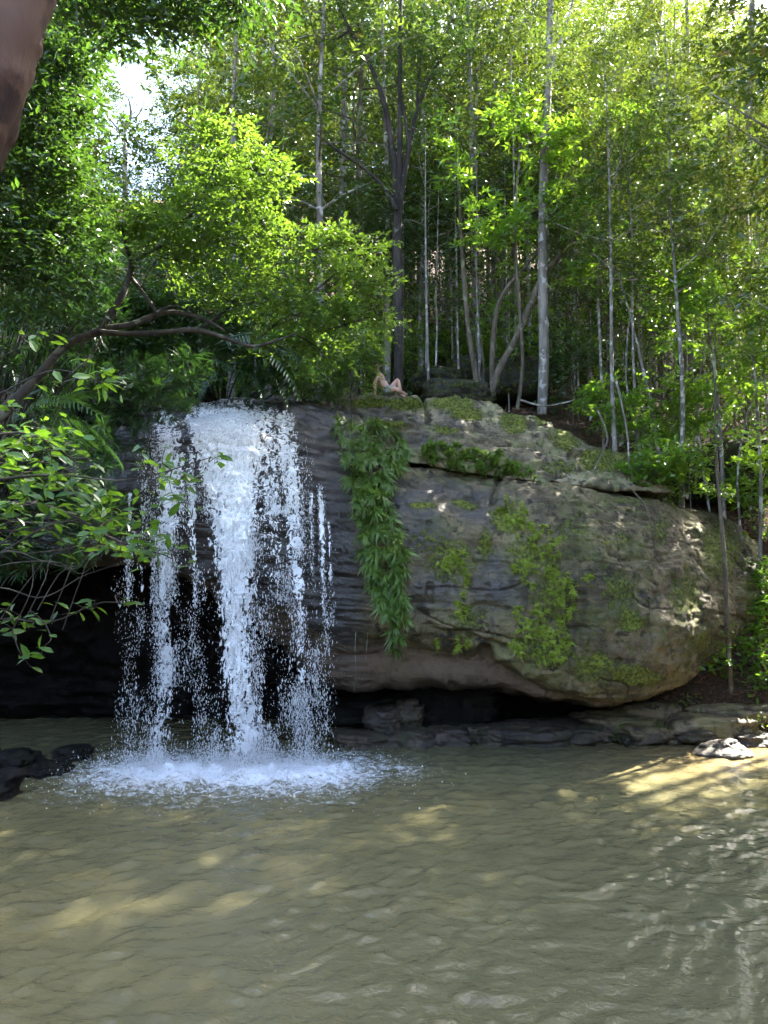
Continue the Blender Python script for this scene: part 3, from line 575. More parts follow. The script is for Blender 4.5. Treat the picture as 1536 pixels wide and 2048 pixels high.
rock_px('bank_boulder', 1390, 1325, 1385, 90, 17.2, .9, 21, 'darkstone', 'brown rock under the boulder end beside the thin trunk', layers=.06)
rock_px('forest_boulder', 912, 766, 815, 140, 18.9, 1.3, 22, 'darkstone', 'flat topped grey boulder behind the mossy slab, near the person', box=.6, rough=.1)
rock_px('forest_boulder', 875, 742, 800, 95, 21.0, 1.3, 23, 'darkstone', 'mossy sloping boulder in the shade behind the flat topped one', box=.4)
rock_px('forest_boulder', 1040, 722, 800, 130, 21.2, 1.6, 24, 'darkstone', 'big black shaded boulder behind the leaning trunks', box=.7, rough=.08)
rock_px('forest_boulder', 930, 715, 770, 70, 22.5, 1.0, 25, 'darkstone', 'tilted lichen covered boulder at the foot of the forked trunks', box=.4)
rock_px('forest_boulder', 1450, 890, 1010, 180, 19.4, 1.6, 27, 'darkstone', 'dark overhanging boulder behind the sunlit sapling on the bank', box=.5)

# ------------------------------------------------------------------ person on the slab
def skin_mesh(name, J, E, R, sub=2):
    me = bpy.data.meshes.new(name); me.from_pydata(J, E, []); o = bpy.data.objects.new(name, me); COL.objects.link(o)
    o.modifiers.new("skin", 'SKIN'); 
    if not me.skin_vertices: 
        bpy.context.view_layer.objects.active = o; bpy.ops.mesh.customdata_skin_add()
    for i, r in enumerate(R): me.skin_vertices[0].data[i].radius = (r, r) if np.isscalar(r) else r
    me.skin_vertices[0].data[0].use_root = True
    s = o.modifiers.new("sub", 'SUBSURF'); s.levels = s.render_levels = sub
    return o
J = [(0, 0, .13), (-.06, 0, .22), (-.14, 0, .36), (-.21, 0, .50), (-.245, 0, .57), (-.27, 0, .63), (-.275, 0, .72), (-.27, 0, .80),          # pelvis, spine, neck, head
     (.03, .10, .13), (.24, .12, .47), (.27, .10, .26), (.33, .10, .05), (.43, .09, .025),                                                # far leg, knee up
     (.03, -.10, .12), (.20, -.33, .10), (.26, -.25, .07), (.38, -.10, .05), (.47, -.06, .03),                                           # near leg, folded flat
     (-.21, -.17, .50), (-.33, -.21, .27), (-.30, -.23, .05), (-.30, -.24, .02),                                                         # near arm propping behind
     (-.20, .17, .50), (-.31, .21, .28), (-.32, .22, .05), (-.32, .23, .02)]
R = [(.14, .12), (.125, .10), (.13, .105), (.13, .10), (.06, .06), (.05, .05), .085, .06, .088, .058, .054, .038, (.03, .022), .09, .06, .056, .038, (.03, .022), .05, .042, .03, (.03, .014), .05, .042, .03, (.03, .014)]
E = [(0, 1), (1, 2), (2, 3), (3, 4), (4, 5), (5, 6), (6, 7), (0, 8), (8, 9), (9, 10), (10, 11), (11, 12), (0, 13), (13, 14), (14, 15), (15, 16), (16, 17), (3, 18), (18, 19), (19, 20), (20, 21), (3, 22), (22, 23), (23, 24), (24, 25)]
R = [(a if isinstance(a, tuple) else (a, a)) for a in R]
for hnd, sy in ((21, -1), (25, 1)):
    hx, hy, hz = J[hnd]
    for q_, (ax, ln) in enumerate(((-.9, .05), (-.35, .075), (-.1, .082), (.15, .076), (.4, .06))):
        J += [(hx - .03 - ln * .5 * math.cos(ax), hy + ln * math.sin(ax) * .7, hz + .006), (hx - .03 - ln * math.cos(ax), hy + ln * math.sin(ax) * 1.1, hz - .004)]
        R += [(.009, .009), (.007, .007)]; E += [(hnd, len(J) - 2), (len(J) - 2, len(J) - 1)]
hp = hit(778, 799)
ploc = at(776, 793, 17.55); 
if hp is not None: ploc[2] = max(ploc[2], hp[0][2] - .05)
person = empty('person', ploc, 0.0); person.scale = (1.0, 1.0, 1.0)
tag(person, 'bare chested person in grey swim shorts sitting on the mossy slab, one knee raised', 'person')
body = skin_mesh('body', J, E, R); body.parent = person
m, t = nt_new('skin'); k = NT(t); n_ = k.noise(k.pos(obj=True), 9, 3); b = k.bsdf(k.mix(n_, (0.50, 0.29, 0.20), (0.60, 0.37, 0.27)), 0.5, 0.4); k.out(b.outputs[0]); body.data.materials.append(m)
sh = skin_mesh('swim_shorts', [(0, 0, .12), (-.05, 0, .21), (.03, .10, .13), (.115, .108, .26), (.03, -.10, .125), (.11, -.205, .115)], [(0, 1), (0, 2), (2, 3), (0, 4), (4, 5)], [(.152, .134), (.14, .115), (.105, .105), (.098, .098), (.105, .105), (.095, .095)])
sh.parent = person; sh.data.materials.append(plain_mat('grey_cloth', (0.33, 0.38, 0.37), 0.85))
V, T = ico(3); V = V * np.array([.098, .09, .115]); V[:, 2] += .018; V = V[:, :] + np.array([-.282, 0, .755]); keep = [tuple(f) for f in T if (V[f].mean(0)[2] > .765 or V[f].mean(0)[0] < -.30)]
link('hair', make_mesh('hair', V, np.array(keep), smooth=True), person, plain_mat('dark_hair', (0.035, 0.022, 0.014), 0.6))
for nm, c, d in (('nose', (-.183, 0, .745), (.022, .014, .022)), ('eye', (-.197, -.035, .765), (.010, .014, .007)), ('eye', (-.197, .035, .765), (.010, .014, .007)), ('mouth', (-.192, 0, .705), (.012, .024, .006)), ('ear', (-.275, -.086, .745), (.018, .010, .028)), ('ear', (-.275, .086, .745), (.018, .010, .028))):
    V, T = ico(2); link(nm, make_mesh(nm, V * np.array(d) + np.array(c), T, smooth=True), person, m if nm in ('nose', 'ear') else plain_mat(nm, (.06, .04, .035) if nm == 'eye' else (.42, .17, .14), .4))

# ------------------------------------------------------------------ plants: builders
def ell_points(rng, c, r, n, shell=0.5):
    d = unit(rng.normal(size=(n, 3))); rad = rng.uniform(0, 1, n) ** (1 / 3.0); rad = rad * (1 - shell) + shell * rad ** 0.3
    return np.asarray(c) + d * rad[:, None] * np.asarray(r), d
def clump_leaves(mb, rng, c, r, nsub, ntw, k, tl, L, Wd, kind=1, shell=0.5, flat=0.7, up=0.25, size=0.28, droop=0.25):
    sc_, sd = ell_points(rng, c, r, nsub, shell)
    C = np.repeat(sc_, ntw, 0) + rng.normal(0, size, (nsub * ntw, 3)) * np.array([1, 1, 0.55])
    D = np.repeat(sd, ntw, 0) * 0.5 + rng.normal(0, 0.7, (nsub * ntw, 3)) * np.array([1, 1, 0.5]) + np.array([0, 0, up])
    sprays(mb, rng, C, D, k, tl, L, Wd, kind, flat, droop)
    return sc_
def px_path(pts, Y=None): return np.array([at(p[0], p[1], p[2] if len(p) > 2 else Y) for p in pts])
def plant(name, label, cat, group, base, stems, clumps, bark, leaf, seed, k=6, tl=0.28, L=0.1, Wd=0.045, kind=1, branch=0.02, size=0.28, flat=0.7, twig_wood=True, droop=0.25, up=0.25):
    """stems: (points, radii, sections); clumps: (centre, radii, sub clumps, twigs in each)"""
    rng = np.random.RandomState(seed); root = empty(name, base); b = np.asarray(base, float); tb = MB(); cb = MB()
    allp = []
    for i, (P, R, n) in enumerate(stems):
        tube(tb, np.asarray(P) - b, R, 8, n, 0.25, seed + i); allp.append(catmull(np.asarray(P, float), max(n, 8)))
    A = np.concatenate(allp)
    for c, r, ns, nt in clumps:
        sub = clump_leaves(cb, rng, np.asarray(c) - b, r, ns, nt, k, tl, L, Wd, kind, size=size, flat=flat, droop=droop, up=up)
        if branch:
            d = np.linalg.norm(A - c, axis=1) + np.maximum(A[:, 2] - c[2], 0) * 0.8; s = A[d.argmin()] - b; e = np.asarray(c) - b
            mid = (s + e) / 2 + rng.normal(0, 0.12, 3) * np.linalg.norm(e - s); tube(tb, [s, mid, e], [branch, branch * 0.75, branch * 0.4], 5, 7)
            if twig_wood:
                for q_ in sub[:: max(1, len(sub) // 9)]: tube(tb, [e, (e + q_) / 2 + rng.normal(0, 0.05, 3), q_], [branch * 0.4, branch * 0.3, 0.004], 4, 5)
    link('trunk', tb.mesh('trunk', True), root, M[bark]); link('crown', cb.mesh('crown'), root, M[leaf])
    tag(root, label, cat, group); remember(root); return root
def proto(name, H, r0, lo, nlimb, reach, seed, bark, leaf, L=0.15, Wd=0.06, nsub=7, ntw=9, k=6, lean=0.03, size=0.2, tl=0.3, top=0.35):
    rng = np.random.RandomState(seed); t = np.linspace(0, 1, 7)
    P = np.c_[np.cumsum(rng.normal(0, lean * H / 7, 7)) , np.cumsum(rng.normal(0, lean * H / 7, 7)), t * H]; P[0, :2] = 0; P[0, 2] = -0.5
    stems = [(P, r0 * (1 - 0.78 * t), 22)]; cl = []; Pc = catmull(P, 60)
    for i in range(nlimb):
        f = lo + (1 - lo) * (i + rng.uniform(0, 1)) / nlimb; s = Pc[int(f * 59)]; a = i * 2.4 + rng.normal(0, 0.4)
        ln = reach * (1.15 - top * 2 * abs(f - (lo + 1) / 2)) * rng.uniform(0.6, 1.15); d = np.array([math.cos(a), math.sin(a), rng.uniform(0.15, 0.8)]); e = s + d * ln
        rr = r0 * (1 - 0.78 * f) * 0.45; stems.append(([s, s + d * ln * 0.5 + rng.normal(0, 0.08, 3) * ln, e], [rr, rr * 0.7, rr * 0.3], 8))
        cl.append((e - d * ln * 0.22, (ln * 0.48, ln * 0.48, ln * 0.36), nsub, ntw))
    return plant(name, '', '', None, (0, 0, 0), stems, cl, bark, leaf, seed, k=k, tl=tl, L=L, Wd=Wd, branch=0, size=size)

# ------------------------------------------------------------------ forest behind the falls
FT = [proto('forest_tree', 15, .11, .34, 17, 2.5, 100, 'bark_grey', 'far', nsub=8, L=.15), proto('forest_tree', 16, .10, .30, 18, 2.2, 101, 'bark_pale', 'far2', nsub=7, L=.16),
      proto('forest_tree', 14, .12, .40, 15, 2.9, 102, 'bark_brown', 'far', nsub=9, L=.14), proto('forest_tree', 17, .09, .34, 18, 2.1, 103, 'bark_grey', 'far2', nsub=7, L=.17),
      proto('forest_tree', 15, .13, .32, 16, 2.7, 104, 'bark_pale', 'far', nsub=9, L=.19, Wd=.07, ntw=7)]
TALL = [proto('tall_tree', 23, .12, .55, 20, 3.2, 130, 'bark_pale', 'far', nsub=11, ntw=9, L=.16), proto('tall_tree', 24, .11, .5, 22, 3.0, 131, 'bark_grey', 'far2', nsub=11, ntw=9, L=.16)]
LOW = [proto('forest_tree', 14, .13, .06, 30, 2.3, 105, 'bark_grey', 'far', nsub=7, L=.15, Wd=.065, ntw=8), proto('forest_tree', 15, .12, .08, 30, 2.2, 106, 'bark_brown', 'far2', nsub=7, L=.15, Wd=.06, ntw=8)]
SAP = [proto('sapling', 5.5, .028, .40, 12, .85, 110, 'bark_grey', 'far', nsub=4, ntw=5, k=5, L=.12, Wd=.05, size=.16), proto('sapling', 6.5, .032, .5, 11, .9, 111, 'bark_brown', 'darkgreen', nsub=4, ntw=5, k=5, L=.13, Wd=.05, size=.16),
       proto('sapling', 4.0, .022, .28, 12, .8, 112, 'bark_grey', 'broad', nsub=4, ntw=4, k=5, L=.16, Wd=.065, size=.16), proto('sapling', 7.5, .04, .6, 10, 1.0, 113, 'bark_pale', 'darkgreen', nsub=5, ntw=5, k=5, L=.12, Wd=.05, size=.2)]
POLE = [proto('pole_tree', 11, .05, .62, 9, 1.1, 115, 'bark_pale', 'far', nsub=4, ntw=5, k=5, size=.2), proto('pole_tree', 9.5, .04, .6, 8, 1.0, 116, 'bark_grey', 'far', nsub=4, ntw=5, k=5, size=.2)]
BSH = [proto('shrub', 1.6, .02, .08, 12, .8, 120, 'bark_brown', 'far', nsub=5, ntw=6, k=5, L=.11, Wd=.05, size=.16), proto('shrub', 2.2, .022, .1, 13, .95, 121, 'bark_brown', 'darkgreen', nsub=5, ntw=6, k=5, L=.13, Wd=.055, size=.18),
       proto('shrub', 1.2, .015, .05, 10, .6, 122, 'bark_brown', 'broad', nsub=4, ntw=5, k=5, L=.13, Wd=.06, size=.12)]
for L_, T_ in ((FT, ('grey barked green', 'pale barked yellowish', 'brown barked bushy', 'thin stemmed yellowish', 'pale barked large leaved')), (LOW, ('grey barked low branched', 'brown barked low branched')), (TALL, ('pale barked', 'grey barked')), (SAP, ('grey stemmed', 'brown stemmed', 'broad leaved', 'pale stemmed')), (POLE, ('pale', 'grey')), (BSH, ('fine leaved', 'dark leaved', 'broad leaved'))):
    for o_, t_ in zip(L_, T_): o_['look'] = t_
rng = np.random.RandomState(21); placed = [(at(797, 750, 19.6)[0], 19.6), (at(1085, 780, 19.0)[0], 19.0), (at(985, 765, 19.3)[0], 19.3), (at(776, 793, 17.6)[0], 17.6)]
used = set()
def zone(x, y):
    q = float(to_px(np.array([x, y, float(terrain(x, y)) + 3.0]))[0])
    for lim, t in ((60, 'off the left picture edge'), (300, 'over the dark left bank'), (480, 'over the top of the waterfall'), (650, 'behind the bright leaning tree'), (780, 'close behind the bright bush'), (900, 'behind the seated person'), (1040, 'behind the shaded forest boulders'), (1150, 'around the pale tree'), (1260, 'above the slab end'), (1370, 'behind the yellow green young tree'), (1480, 'behind the slim sapling'), (1545, 'along the right picture edge')):
        if q < lim: return t
    return 'off the right picture edge'
def put(protos, x, y, sc, label, group, cat, dz=-0.1, free=0.7, rz=None):
    if any((x - a) ** 2 + (y - b) ** 2 < free ** 2 for a, b in placed): return None
    i = rng.randint(len(protos)); p = protos[i]; placed.append((x, y)); label = label.replace('@', p.get('look', '')).replace('#', zone(x, y));  z = float(terrain(x, y)) + dz; rz = rng.uniform(0, 6.28) if rz is None else rz
    if p.name not in used:
        used.add(p.name); p.location = (x, y, z); p.rotation_euler.z = rz; p.scale = (sc,) * 3; o = p
    else: o = copy_tree(p, (x, y, z), rz, sc)
    return tag(o, label, cat, group)
SUNNY = [(at(*p), r) for p, r in (((1440, 1080, 15.8), 2.0), ((1470, 1150, 16.2), 1.8), ((1400, 1040, 16.0), 1.5), ((1160, 860, 17.0), 2.0), ((1060, 850, 17.0), 2.0), ((1480, 880, 15.0), 2.0), ((1270, 900, 17.2), 1.2), ((1390, 830, 18.2), 1.4), ((1290, 830, 18.2), 1.2), ((1370, 1545, 13.3), .75),
  ((640, 540, 12.3), 1.0), ((700, 500, 12.4), 1.0), ((450, 300, 12.1), 1.0), ((1085, 700, 19), 1.2), ((1300, 560, 18.4), 1.6), ((1400, 600, 18.0), 1.6), ((1440, 120, 19.5), 1.4), ((1420, 340, 19.5), 1.4), ((785, 770, 17.5), 1.0), ((740, 720, 17), 1.0), ((950, 450, 18.7), 1.2))]
def sun_clear(x, y, H, lo, s):
    """True where a tree leaves the known sunlit places in the sun"""
    z0 = float(terrain(x, y))
    for P, rad in SUNNY:
        t = ((x - P[0]) * SUN[0] + (y - P[1]) * SUN[1]) / (SUN[0] ** 2 + SUN[1] ** 2)
        if t <= 0: continue
        q_ = P + SUN * t; rad = rad * s
        if z0 + lo * H - rad < q_[2] < z0 + H + rad * .5 and (q_[0] - x) ** 2 + (q_[1] - y) ** 2 < rad ** 2: return False
    return True
def hole_ok(x, y, H):
    """keep the gap of open sky over the falls free of crowns"""
    px, py, d = to_px(np.array([x, y, float(terrain(x, y)) + H])); return not (abs(px - 262) < 55 + 1.6 * F / d and py < 330)
GT = 'slender trees of the forest behind the falls'
cnt = 0
for tr_ in range(4000):
    y = 19.6 + 38 * rng.uniform(0, 1) ** 1.15; x = rng.uniform(-0.56 * y - 2, 0.56 * y + 3)
    sc = rng.uniform(0.75, 1.25) * (1 + 0.2 * sstep(30, 50, y)); H = 15 * sc
    if not hole_ok(x, y, H):
        sc = 0.42; 
        if not hole_ok(x, y, 15 * sc) or rng.uniform() < .4: continue
    far = 'far rows' if y > 32 else 'near rows'
    if not sun_clear(x, y, H, .34, 1.2 * sc): continue
    o = put(FT if y < 33 or rng.uniform() < .45 else LOW, x, y, float(sc), 'slender @ tree in the %s, #' % far, GT, 'tree', free=1.35 + 0.02 * y)
    cnt += o is not None
    if cnt >= 175: break
cnt = 0
for tr_ in range(3000):
    y = 19.0 + 14 * rng.uniform(0, 1) ** 1.4; x = rng.uniform(-0.5 * y - 1, 0.54 * y + 1)
    if 725 < to_px(np.array([x, y, 8.0]))[0] < 830 and y < 20: continue
    o = put(SAP, x, y, float(rng.uniform(0.7, 1.35)), 'thin upright @ sapling #', 'thin saplings of the undergrowth', 'sapling', free=0.55); cnt += o is not None
    if cnt >= 120: break
cnt = 0
for tr_ in range(2000):
    y = rng.uniform(20.2, 30); x = rng.uniform(0.02 * y, 0.50 * y)
    o = put(POLE, x, y, float(rng.uniform(0.75, 1.3)), 'very slim @ pole of a young tree #', 'slim pale poles in the forest', 'tree', free=0.6); cnt += o is not None
    if cnt >= 36: break
cnt = 0
for tr_ in range(3000):
    y = 18.9 + 16 * rng.uniform(0, 1) ** 1.2; x = rng.uniform(-0.5 * y - 1, 0.54 * y + 1)
    p_ = to_px(np.array([x, y, 8.0]))[0]
    if 740 < p_ < 1130 and y < 22.5: continue
    o = put(BSH, x, y, float(rng.uniform(0.6, 1.3)), 'low @ shrub on the forest floor #', 'low shrubs of the forest floor', 'shrub', free=0.6); cnt += o is not None
    if cnt >= 110: break
POOLP = np.array([(x, y, 0.0) for x in np.arange(-6.4, 7.6, .8) for y in np.arange(4.0, 15.6, .8) if abs(x) < .53 * y + .4 and (x - 5.4) ** 2 + (y - 13.3) ** 2 > 1.0 and (x + 4.3) ** 2 + (y - 13.2) ** 2 > .5 and not (x > 4.4 and y > 14.6)])
def crosses(P, x, y, R, z0, z1):
    """which sun rays from the points P run through an upright crown"""
    h2 = SUN[0] ** 2 + SUN[1] ** 2; t = ((x - P[:, 0]) * SUN[0] + (y - P[:, 1]) * SUN[1]) / h2; Q = P + SUN * t[:, None]; d2 = (Q[:, 0] - x) ** 2 + (Q[:, 1] - y) ** 2
    dz = np.sqrt(np.maximum(R * R - d2, 0) / h2) * SUN[2] * .6
    return (t > 0) & (d2 < R * R) & (Q[:, 2] + dz > z0) & (Q[:, 2] - dz < z1)
SP = np.array([p for p, r in SUNNY]); cov = np.zeros(len(POOLP)); cand = []
for x in np.arange(5.0, 23, .7):
    for y in np.arange(5.0, 27, .7):
        if x < .53 * y + 2.0 and y < 17.6: continue
        for sc in (.42, .6, .8, 1.0, 1.15):
            z = float(terrain(x, y)); z0, z1 = z + 23 * sc * .52, z + 23 * sc; R = 2.9 * sc
            if crosses(SP, x, y, R * .68, z0 + .6, z1).any(): continue
            c = crosses(POOLP, x, y, R * .85, z0, z1)
            if c.sum() > 2: cand.append((x, y, sc, c))
for it in range(60):  # adds tall trees whose crowns keep the sun off the pool
    if not cand: break
    g = [(np.maximum(4 - cov, 0) * c[3]).sum() for c in cand]; j = int(np.argmax(g))
    if g[j] < 3: break
    x, y, sc, c = cand.pop(j)
    if put(TALL, x, y, float(sc), 'very tall @ high crowned tree standing #', 'tall trees added to shade the pool', 'tree', free=.75) is not None: cov += c
for tr_ in range(60):
    y = rng.uniform(21.5, 27); x = rng.uniform(0.03 * y, 0.34 * y)
    put(BSH, x, y, float(rng.uniform(1.2, 1.9)), 'tall @ shrub deeper in the forest #', 'tall shrubs deeper in the forest', 'shrub', free=.75)
# trees that stand round the pool outside the picture and shade it
for x, y, s in ((10.5, 12.5, 1.1), (12.5, 9.5, 1.2), (9.6, 16.6, .9), (13.5, 14.0, 1.25), (15.5, 11, 1.2), (12.2, 18.0, 1.2), (16.5, 17, 1.3), (10.2, 8.0, 1.0), (14.0, 6.0, 1.2), (11.2, 4.0, 1.1), (-11.5, 9.5, 1.0), (-10.5, 14.5, 1.0), (-12.5, 12.5, 1.1), (18.0, 20.5, 1.3), (19.5, 14, 1.3), (9.4, 14.6, 1.35), (11.3, 15.4, 1.45), (9.2, 10.4, 1.2), (11.0, 10.6, 1.4), (14.6, 12.2, 1.5), (12.9, 16.2, 1.5), (16.8, 13.2, 1.5), (13.0, 11.4, 1.4), (10.0, 18.4, 1.3), (14.4, 16.0, 1.4), (12.0, 7.0, 1.3), (15.5, 8.5, 1.4), (17.5, 10.5, 1.5), (8.7, 12.0, 1.0), (10.4, 14.0, 1.2), (12.3, 13.2, 1.5), (8.4, 9.2, 1.0), (9.8, 6.2, 1.1), (13.4, 8.6, 1.4), (16.0, 15.0, 1.6), (11.6, 12.0, 1.4), (14.8, 10.2, 1.5), (18.5, 12.2, 1.6), (10.6, 17.2, 1.2), (20, 17, 1.6), (17.6, 15.4, 1.6)):
    if sun_clear(x, y, 15 * s, .15, s): put(FT + LOW, x, y, s, 'tall @ tree on the %s bank of the pool' % ('right' if x > 5 else 'left'), 'trees standing round the pool', 'tree', free=.5)

# ------------------------------------------------------------------ single trees the photograph picks out
def pc(px, py, Y, rpx, ns, nt, ry=None, dy=0.8):
    r = rpx / F * Y; return (at(px, py, Y), (r, r * dy, r if ry is None else ry / F * Y), ns, nt)
b = at(797, 745, 19.6); b[2] = terrain(b[0], b[1]) - .05
Y0 = 19.6
plant('forked_tree', 'tall dark forked tree with three upright stems behind the person', 'tree', None, b,
  [([b - [0, 0, .5], at(797, 640, Y0), at(795, 500, Y0), at(795, 400, Y0)], [.17, .145, .13, .125], 14), (px_path([(793, 420), (786, 320), (772, 220), (740, 130), (700, 60), (668, -10)], Y0), [.105, .09, .075, .06, .05, .03], 20),
   (px_path([(797, 410), (800, 300), (800, 180), (801, 60), (803, -120)], Y0), [.10, .085, .07, .055, .03], 18), (px_path([(799, 415), (812, 330), (832, 230), (862, 150), (905, 90)], Y0), [.085, .075, .06, .045, .02], 16),
   (px_path([(818, 300), (808, 220), (800, 190)], Y0), [.05, .04, .03], 6), (px_path([(793, 420), (765, 370), (725, 335), (672, 298), (632, 268)], Y0 - .3), [.06, .052, .044, .034, .015], 14), (px_path([(700, 60), (665, 80), (630, 70)], Y0), [.035, .025, .01], 6), (px_path([(832, 230), (838, 150), (850, 60)], Y0), [.04, .03, .015], 6)],
  [pc(800, 70, Y0, 95, 26, 9), pc(870, 120, Y0, 70, 16, 9), pc(720, 60, Y0, 75, 16, 8), pc(800, -80, Y0, 150, 34, 9), pc(905, 40, Y0, 60, 12, 8), pc(650, 20, Y0, 60, 9, 8), pc(640, 260, Y0, 26, 3, 6), pc(850, 190, Y0, 40, 7, 7)],
  'bark_dark', 'darkgreen', 301, k=7, L=.12, Wd=.035, branch=.02)
def trunk_px(pts, Y, w0, w1): 
    P = px_path(pts, Y); P[0, 2] -= .4; return (P, np.linspace(w0, w1, len(pts)) / F * Y / 2, 26)
def base_of(px, py, Y):
    b = at(px, py, Y); b[2] = terrain(b[0], b[1]) - .05; return b
plant('pale_tree', 'straight pale trunked tree with white bark patches rising from the leaf litter', 'tree', None, base_of(1085, 780, 19.0),
  [trunk_px([(1084, 800), (1086, 650), (1085, 500), (1087, 350), (1096, 180), (1100, 0), (1102, -200)], 19.0, 22, 12), (px_path([(1098, 140), (1130, 60), (1150, -20)], 19), [.06, .045, .02], 8), (px_path([(1090, 300), (1060, 240), (1030, 220)], 19), [.04, .03, .01], 8)],
  [pc(1110, -120, 19, 160, 40, 9), pc(1150, -10, 19, 70, 12, 8), pc(1060, 40, 19, 60, 9, 8)], 'bark_pale', 'far', 302, L=.12, branch=.02)
plant('leaning_sapling', 'brown trunk leaning right over the forest floor, with broad yellow green leaves above', 'tree', None, base_of(968, 775, 19.2),
  [trunk_px([(968, 790), (1000, 735), (1030, 680), (1065, 600), (1090, 545), (1140, 490), (1190, 395), (1215, 300)], 19.2, 17, 7), trunk_px([(985, 765), (985, 690), (1000, 600), (1040, 545), (1100, 480)], 19.3, 12, 5), trunk_px([(960, 770), (945, 715), (935, 640), (925, 520), (915, 300)], 19.4, 13, 6), trunk_px([(1035, 790), (1045, 730), (1038, 600), (1030, 450), (1040, 300)], 19.0, 9, 4)],
  [pc(1030, 245, 18.8, 62, 12, 6, 40), pc(1090, 290, 18.8, 55, 10, 6, 40), pc(1170, 280, 18.8, 60, 10, 6, 40), pc(1250, 240, 18.8, 65, 12, 6, 40), pc(1290, 285, 18.8, 40, 6, 6, 30), pc(960, 440, 18.7, 60, 10, 6, 32), pc(1015, 465, 18.7, 45, 7, 6, 25), pc(1075, 420, 18.7, 60, 9, 6, 40), pc(1195, 430, 18.8, 55, 8, 6, 40), pc(1130, 360, 18.8, 60, 8, 6, 40), pc(905, 330, 18.9, 50, 6, 6, 40), pc(1150, 545, 18.9, 40, 5, 6, 25)],
  'bark_brown', 'broad', 303, k=6, L=.24, Wd=.075, tl=.2, branch=.018, size=.2, up=.5)
for i, (pts, Y, w0, w1, lab, cr) in enumerate((([(680, 790), (684, 480), (688, 300), (690, 80), (694, -150)], 23.5, 17, 11, 'pale sunlit trunk of a tall tree left of the dark forked tree', [(690, -150, 150), (650, 60, 60)]),
     ([(1332, 790), (1328, 460), (1325, 330), (1318, 240), (1300, 40), (1290, -150)], 25.5, 27, 14, 'thick pale trunk with flaking bark in the right half of the forest', [(1295, -140, 170), (1350, 120, 70), (1270, 60, 70)]),
     ([(1306, 790), (1304, 440), (1300, 300), (1310, 150), (1330, -100)], 26.5, 16, 9, 'paler thin trunk close beside the thick flaking trunk', [(1340, -100, 130)]),
     ([(1500, 790), (1497, 640), (1492, 480), (1490, 380), (1500, 200), (1505, -50)], 21.0, 17, 10, 'grey trunk among sunlit leaves near the right picture edge', [(1500, 20, 110), (1440, 110, 80), (1420, 200, 60)]),
     ([(955, 790), (953, 500), (952, 300), (953, 100), (955, -100)], 24.0, 9, 6, 'very thin white trunk between the forked tree and pale tree', [(955, -100, 130)]),
     ([(1380, 790), (1382, 600), (1378, 300), (1375, 60), (1372, -100)], 24.0, 11, 7, 'thin white trunk rising to the right picture top', [(1372, -90, 140), (1420, 60, 80)]),
     ([(775, 790), (776, 500), (772, 300), (766, 80), (760, -100)], 22.0, 12, 7, 'grey brown trunk half hidden behind the dark forked tree', [(750, -110, 120)]))):
    plant('pale_tree', lab, 'tree', 'pale trunks standing out in the forest', base_of(pts[0][0], pts[0][1], Y), [trunk_px(pts, Y, w0, w1)], [pc(a, c, Y, r, int(r / 4), 8) for a, c, r in cr], 'bark_pale', 'far2', 310 + i, L=.13, branch=.025)
# sunlit understorey at the right
for i, (px, py, Y, cl, lab, lf) in enumerate((
     (1330, 800, 18.4, [(1230, 545, 75), (1290, 520, 60), (1350, 570, 70)], 'sunlit young tree with yellow green layered leaves above the slope', 'bright'),
     (1440, 850, 18.0, [(1400, 560, 70), (1450, 520, 60), (1390, 650, 75), (1430, 610, 70)], 'bushy sunlit young tree with glossy leaves near the right edge', 'broad'),
     (1520, 820, 19.5, [(1440, 110, 85), (1490, 170, 70), (1420, 330, 70), (1490, 300, 70), (1450, 370, 60), (1530, 380, 60)], 'tall young tree with brilliant yellow leaves in the upper right corner', 'far2'),
     (1500, 870, 17.4, [(1500, 700, 50), (1530, 640, 50), (1520, 760, 60)], 'shrubby young tree at the right picture edge', 'broad'))):
    b = base_of(px, py, Y); top = at(cl[0][0], min(c[1] for c in cl), Y)
    plant('understorey_tree', lab, 'tree', None, b, [([b - [0, 0, .3], (b + top) / 2 + [.15, 0, 0], top], [.05, .035, .015], 12), ([b - [.1, 0, .3], (b + top) / 2 + [-.3, .2, 0], top + [.5, .2, -.8]], [.035, .025, .01], 10)],
      [pc(a, c, Y, r, int(r / 4.2), 7, r * .7) for a, c, r in cl], 'bark_grey', lf, 330 + i, k=6, L=.14 if lf != 'broad' else .17, Wd=.055 if lf != 'broad' else .065, tl=.26, branch=.014, size=.2)
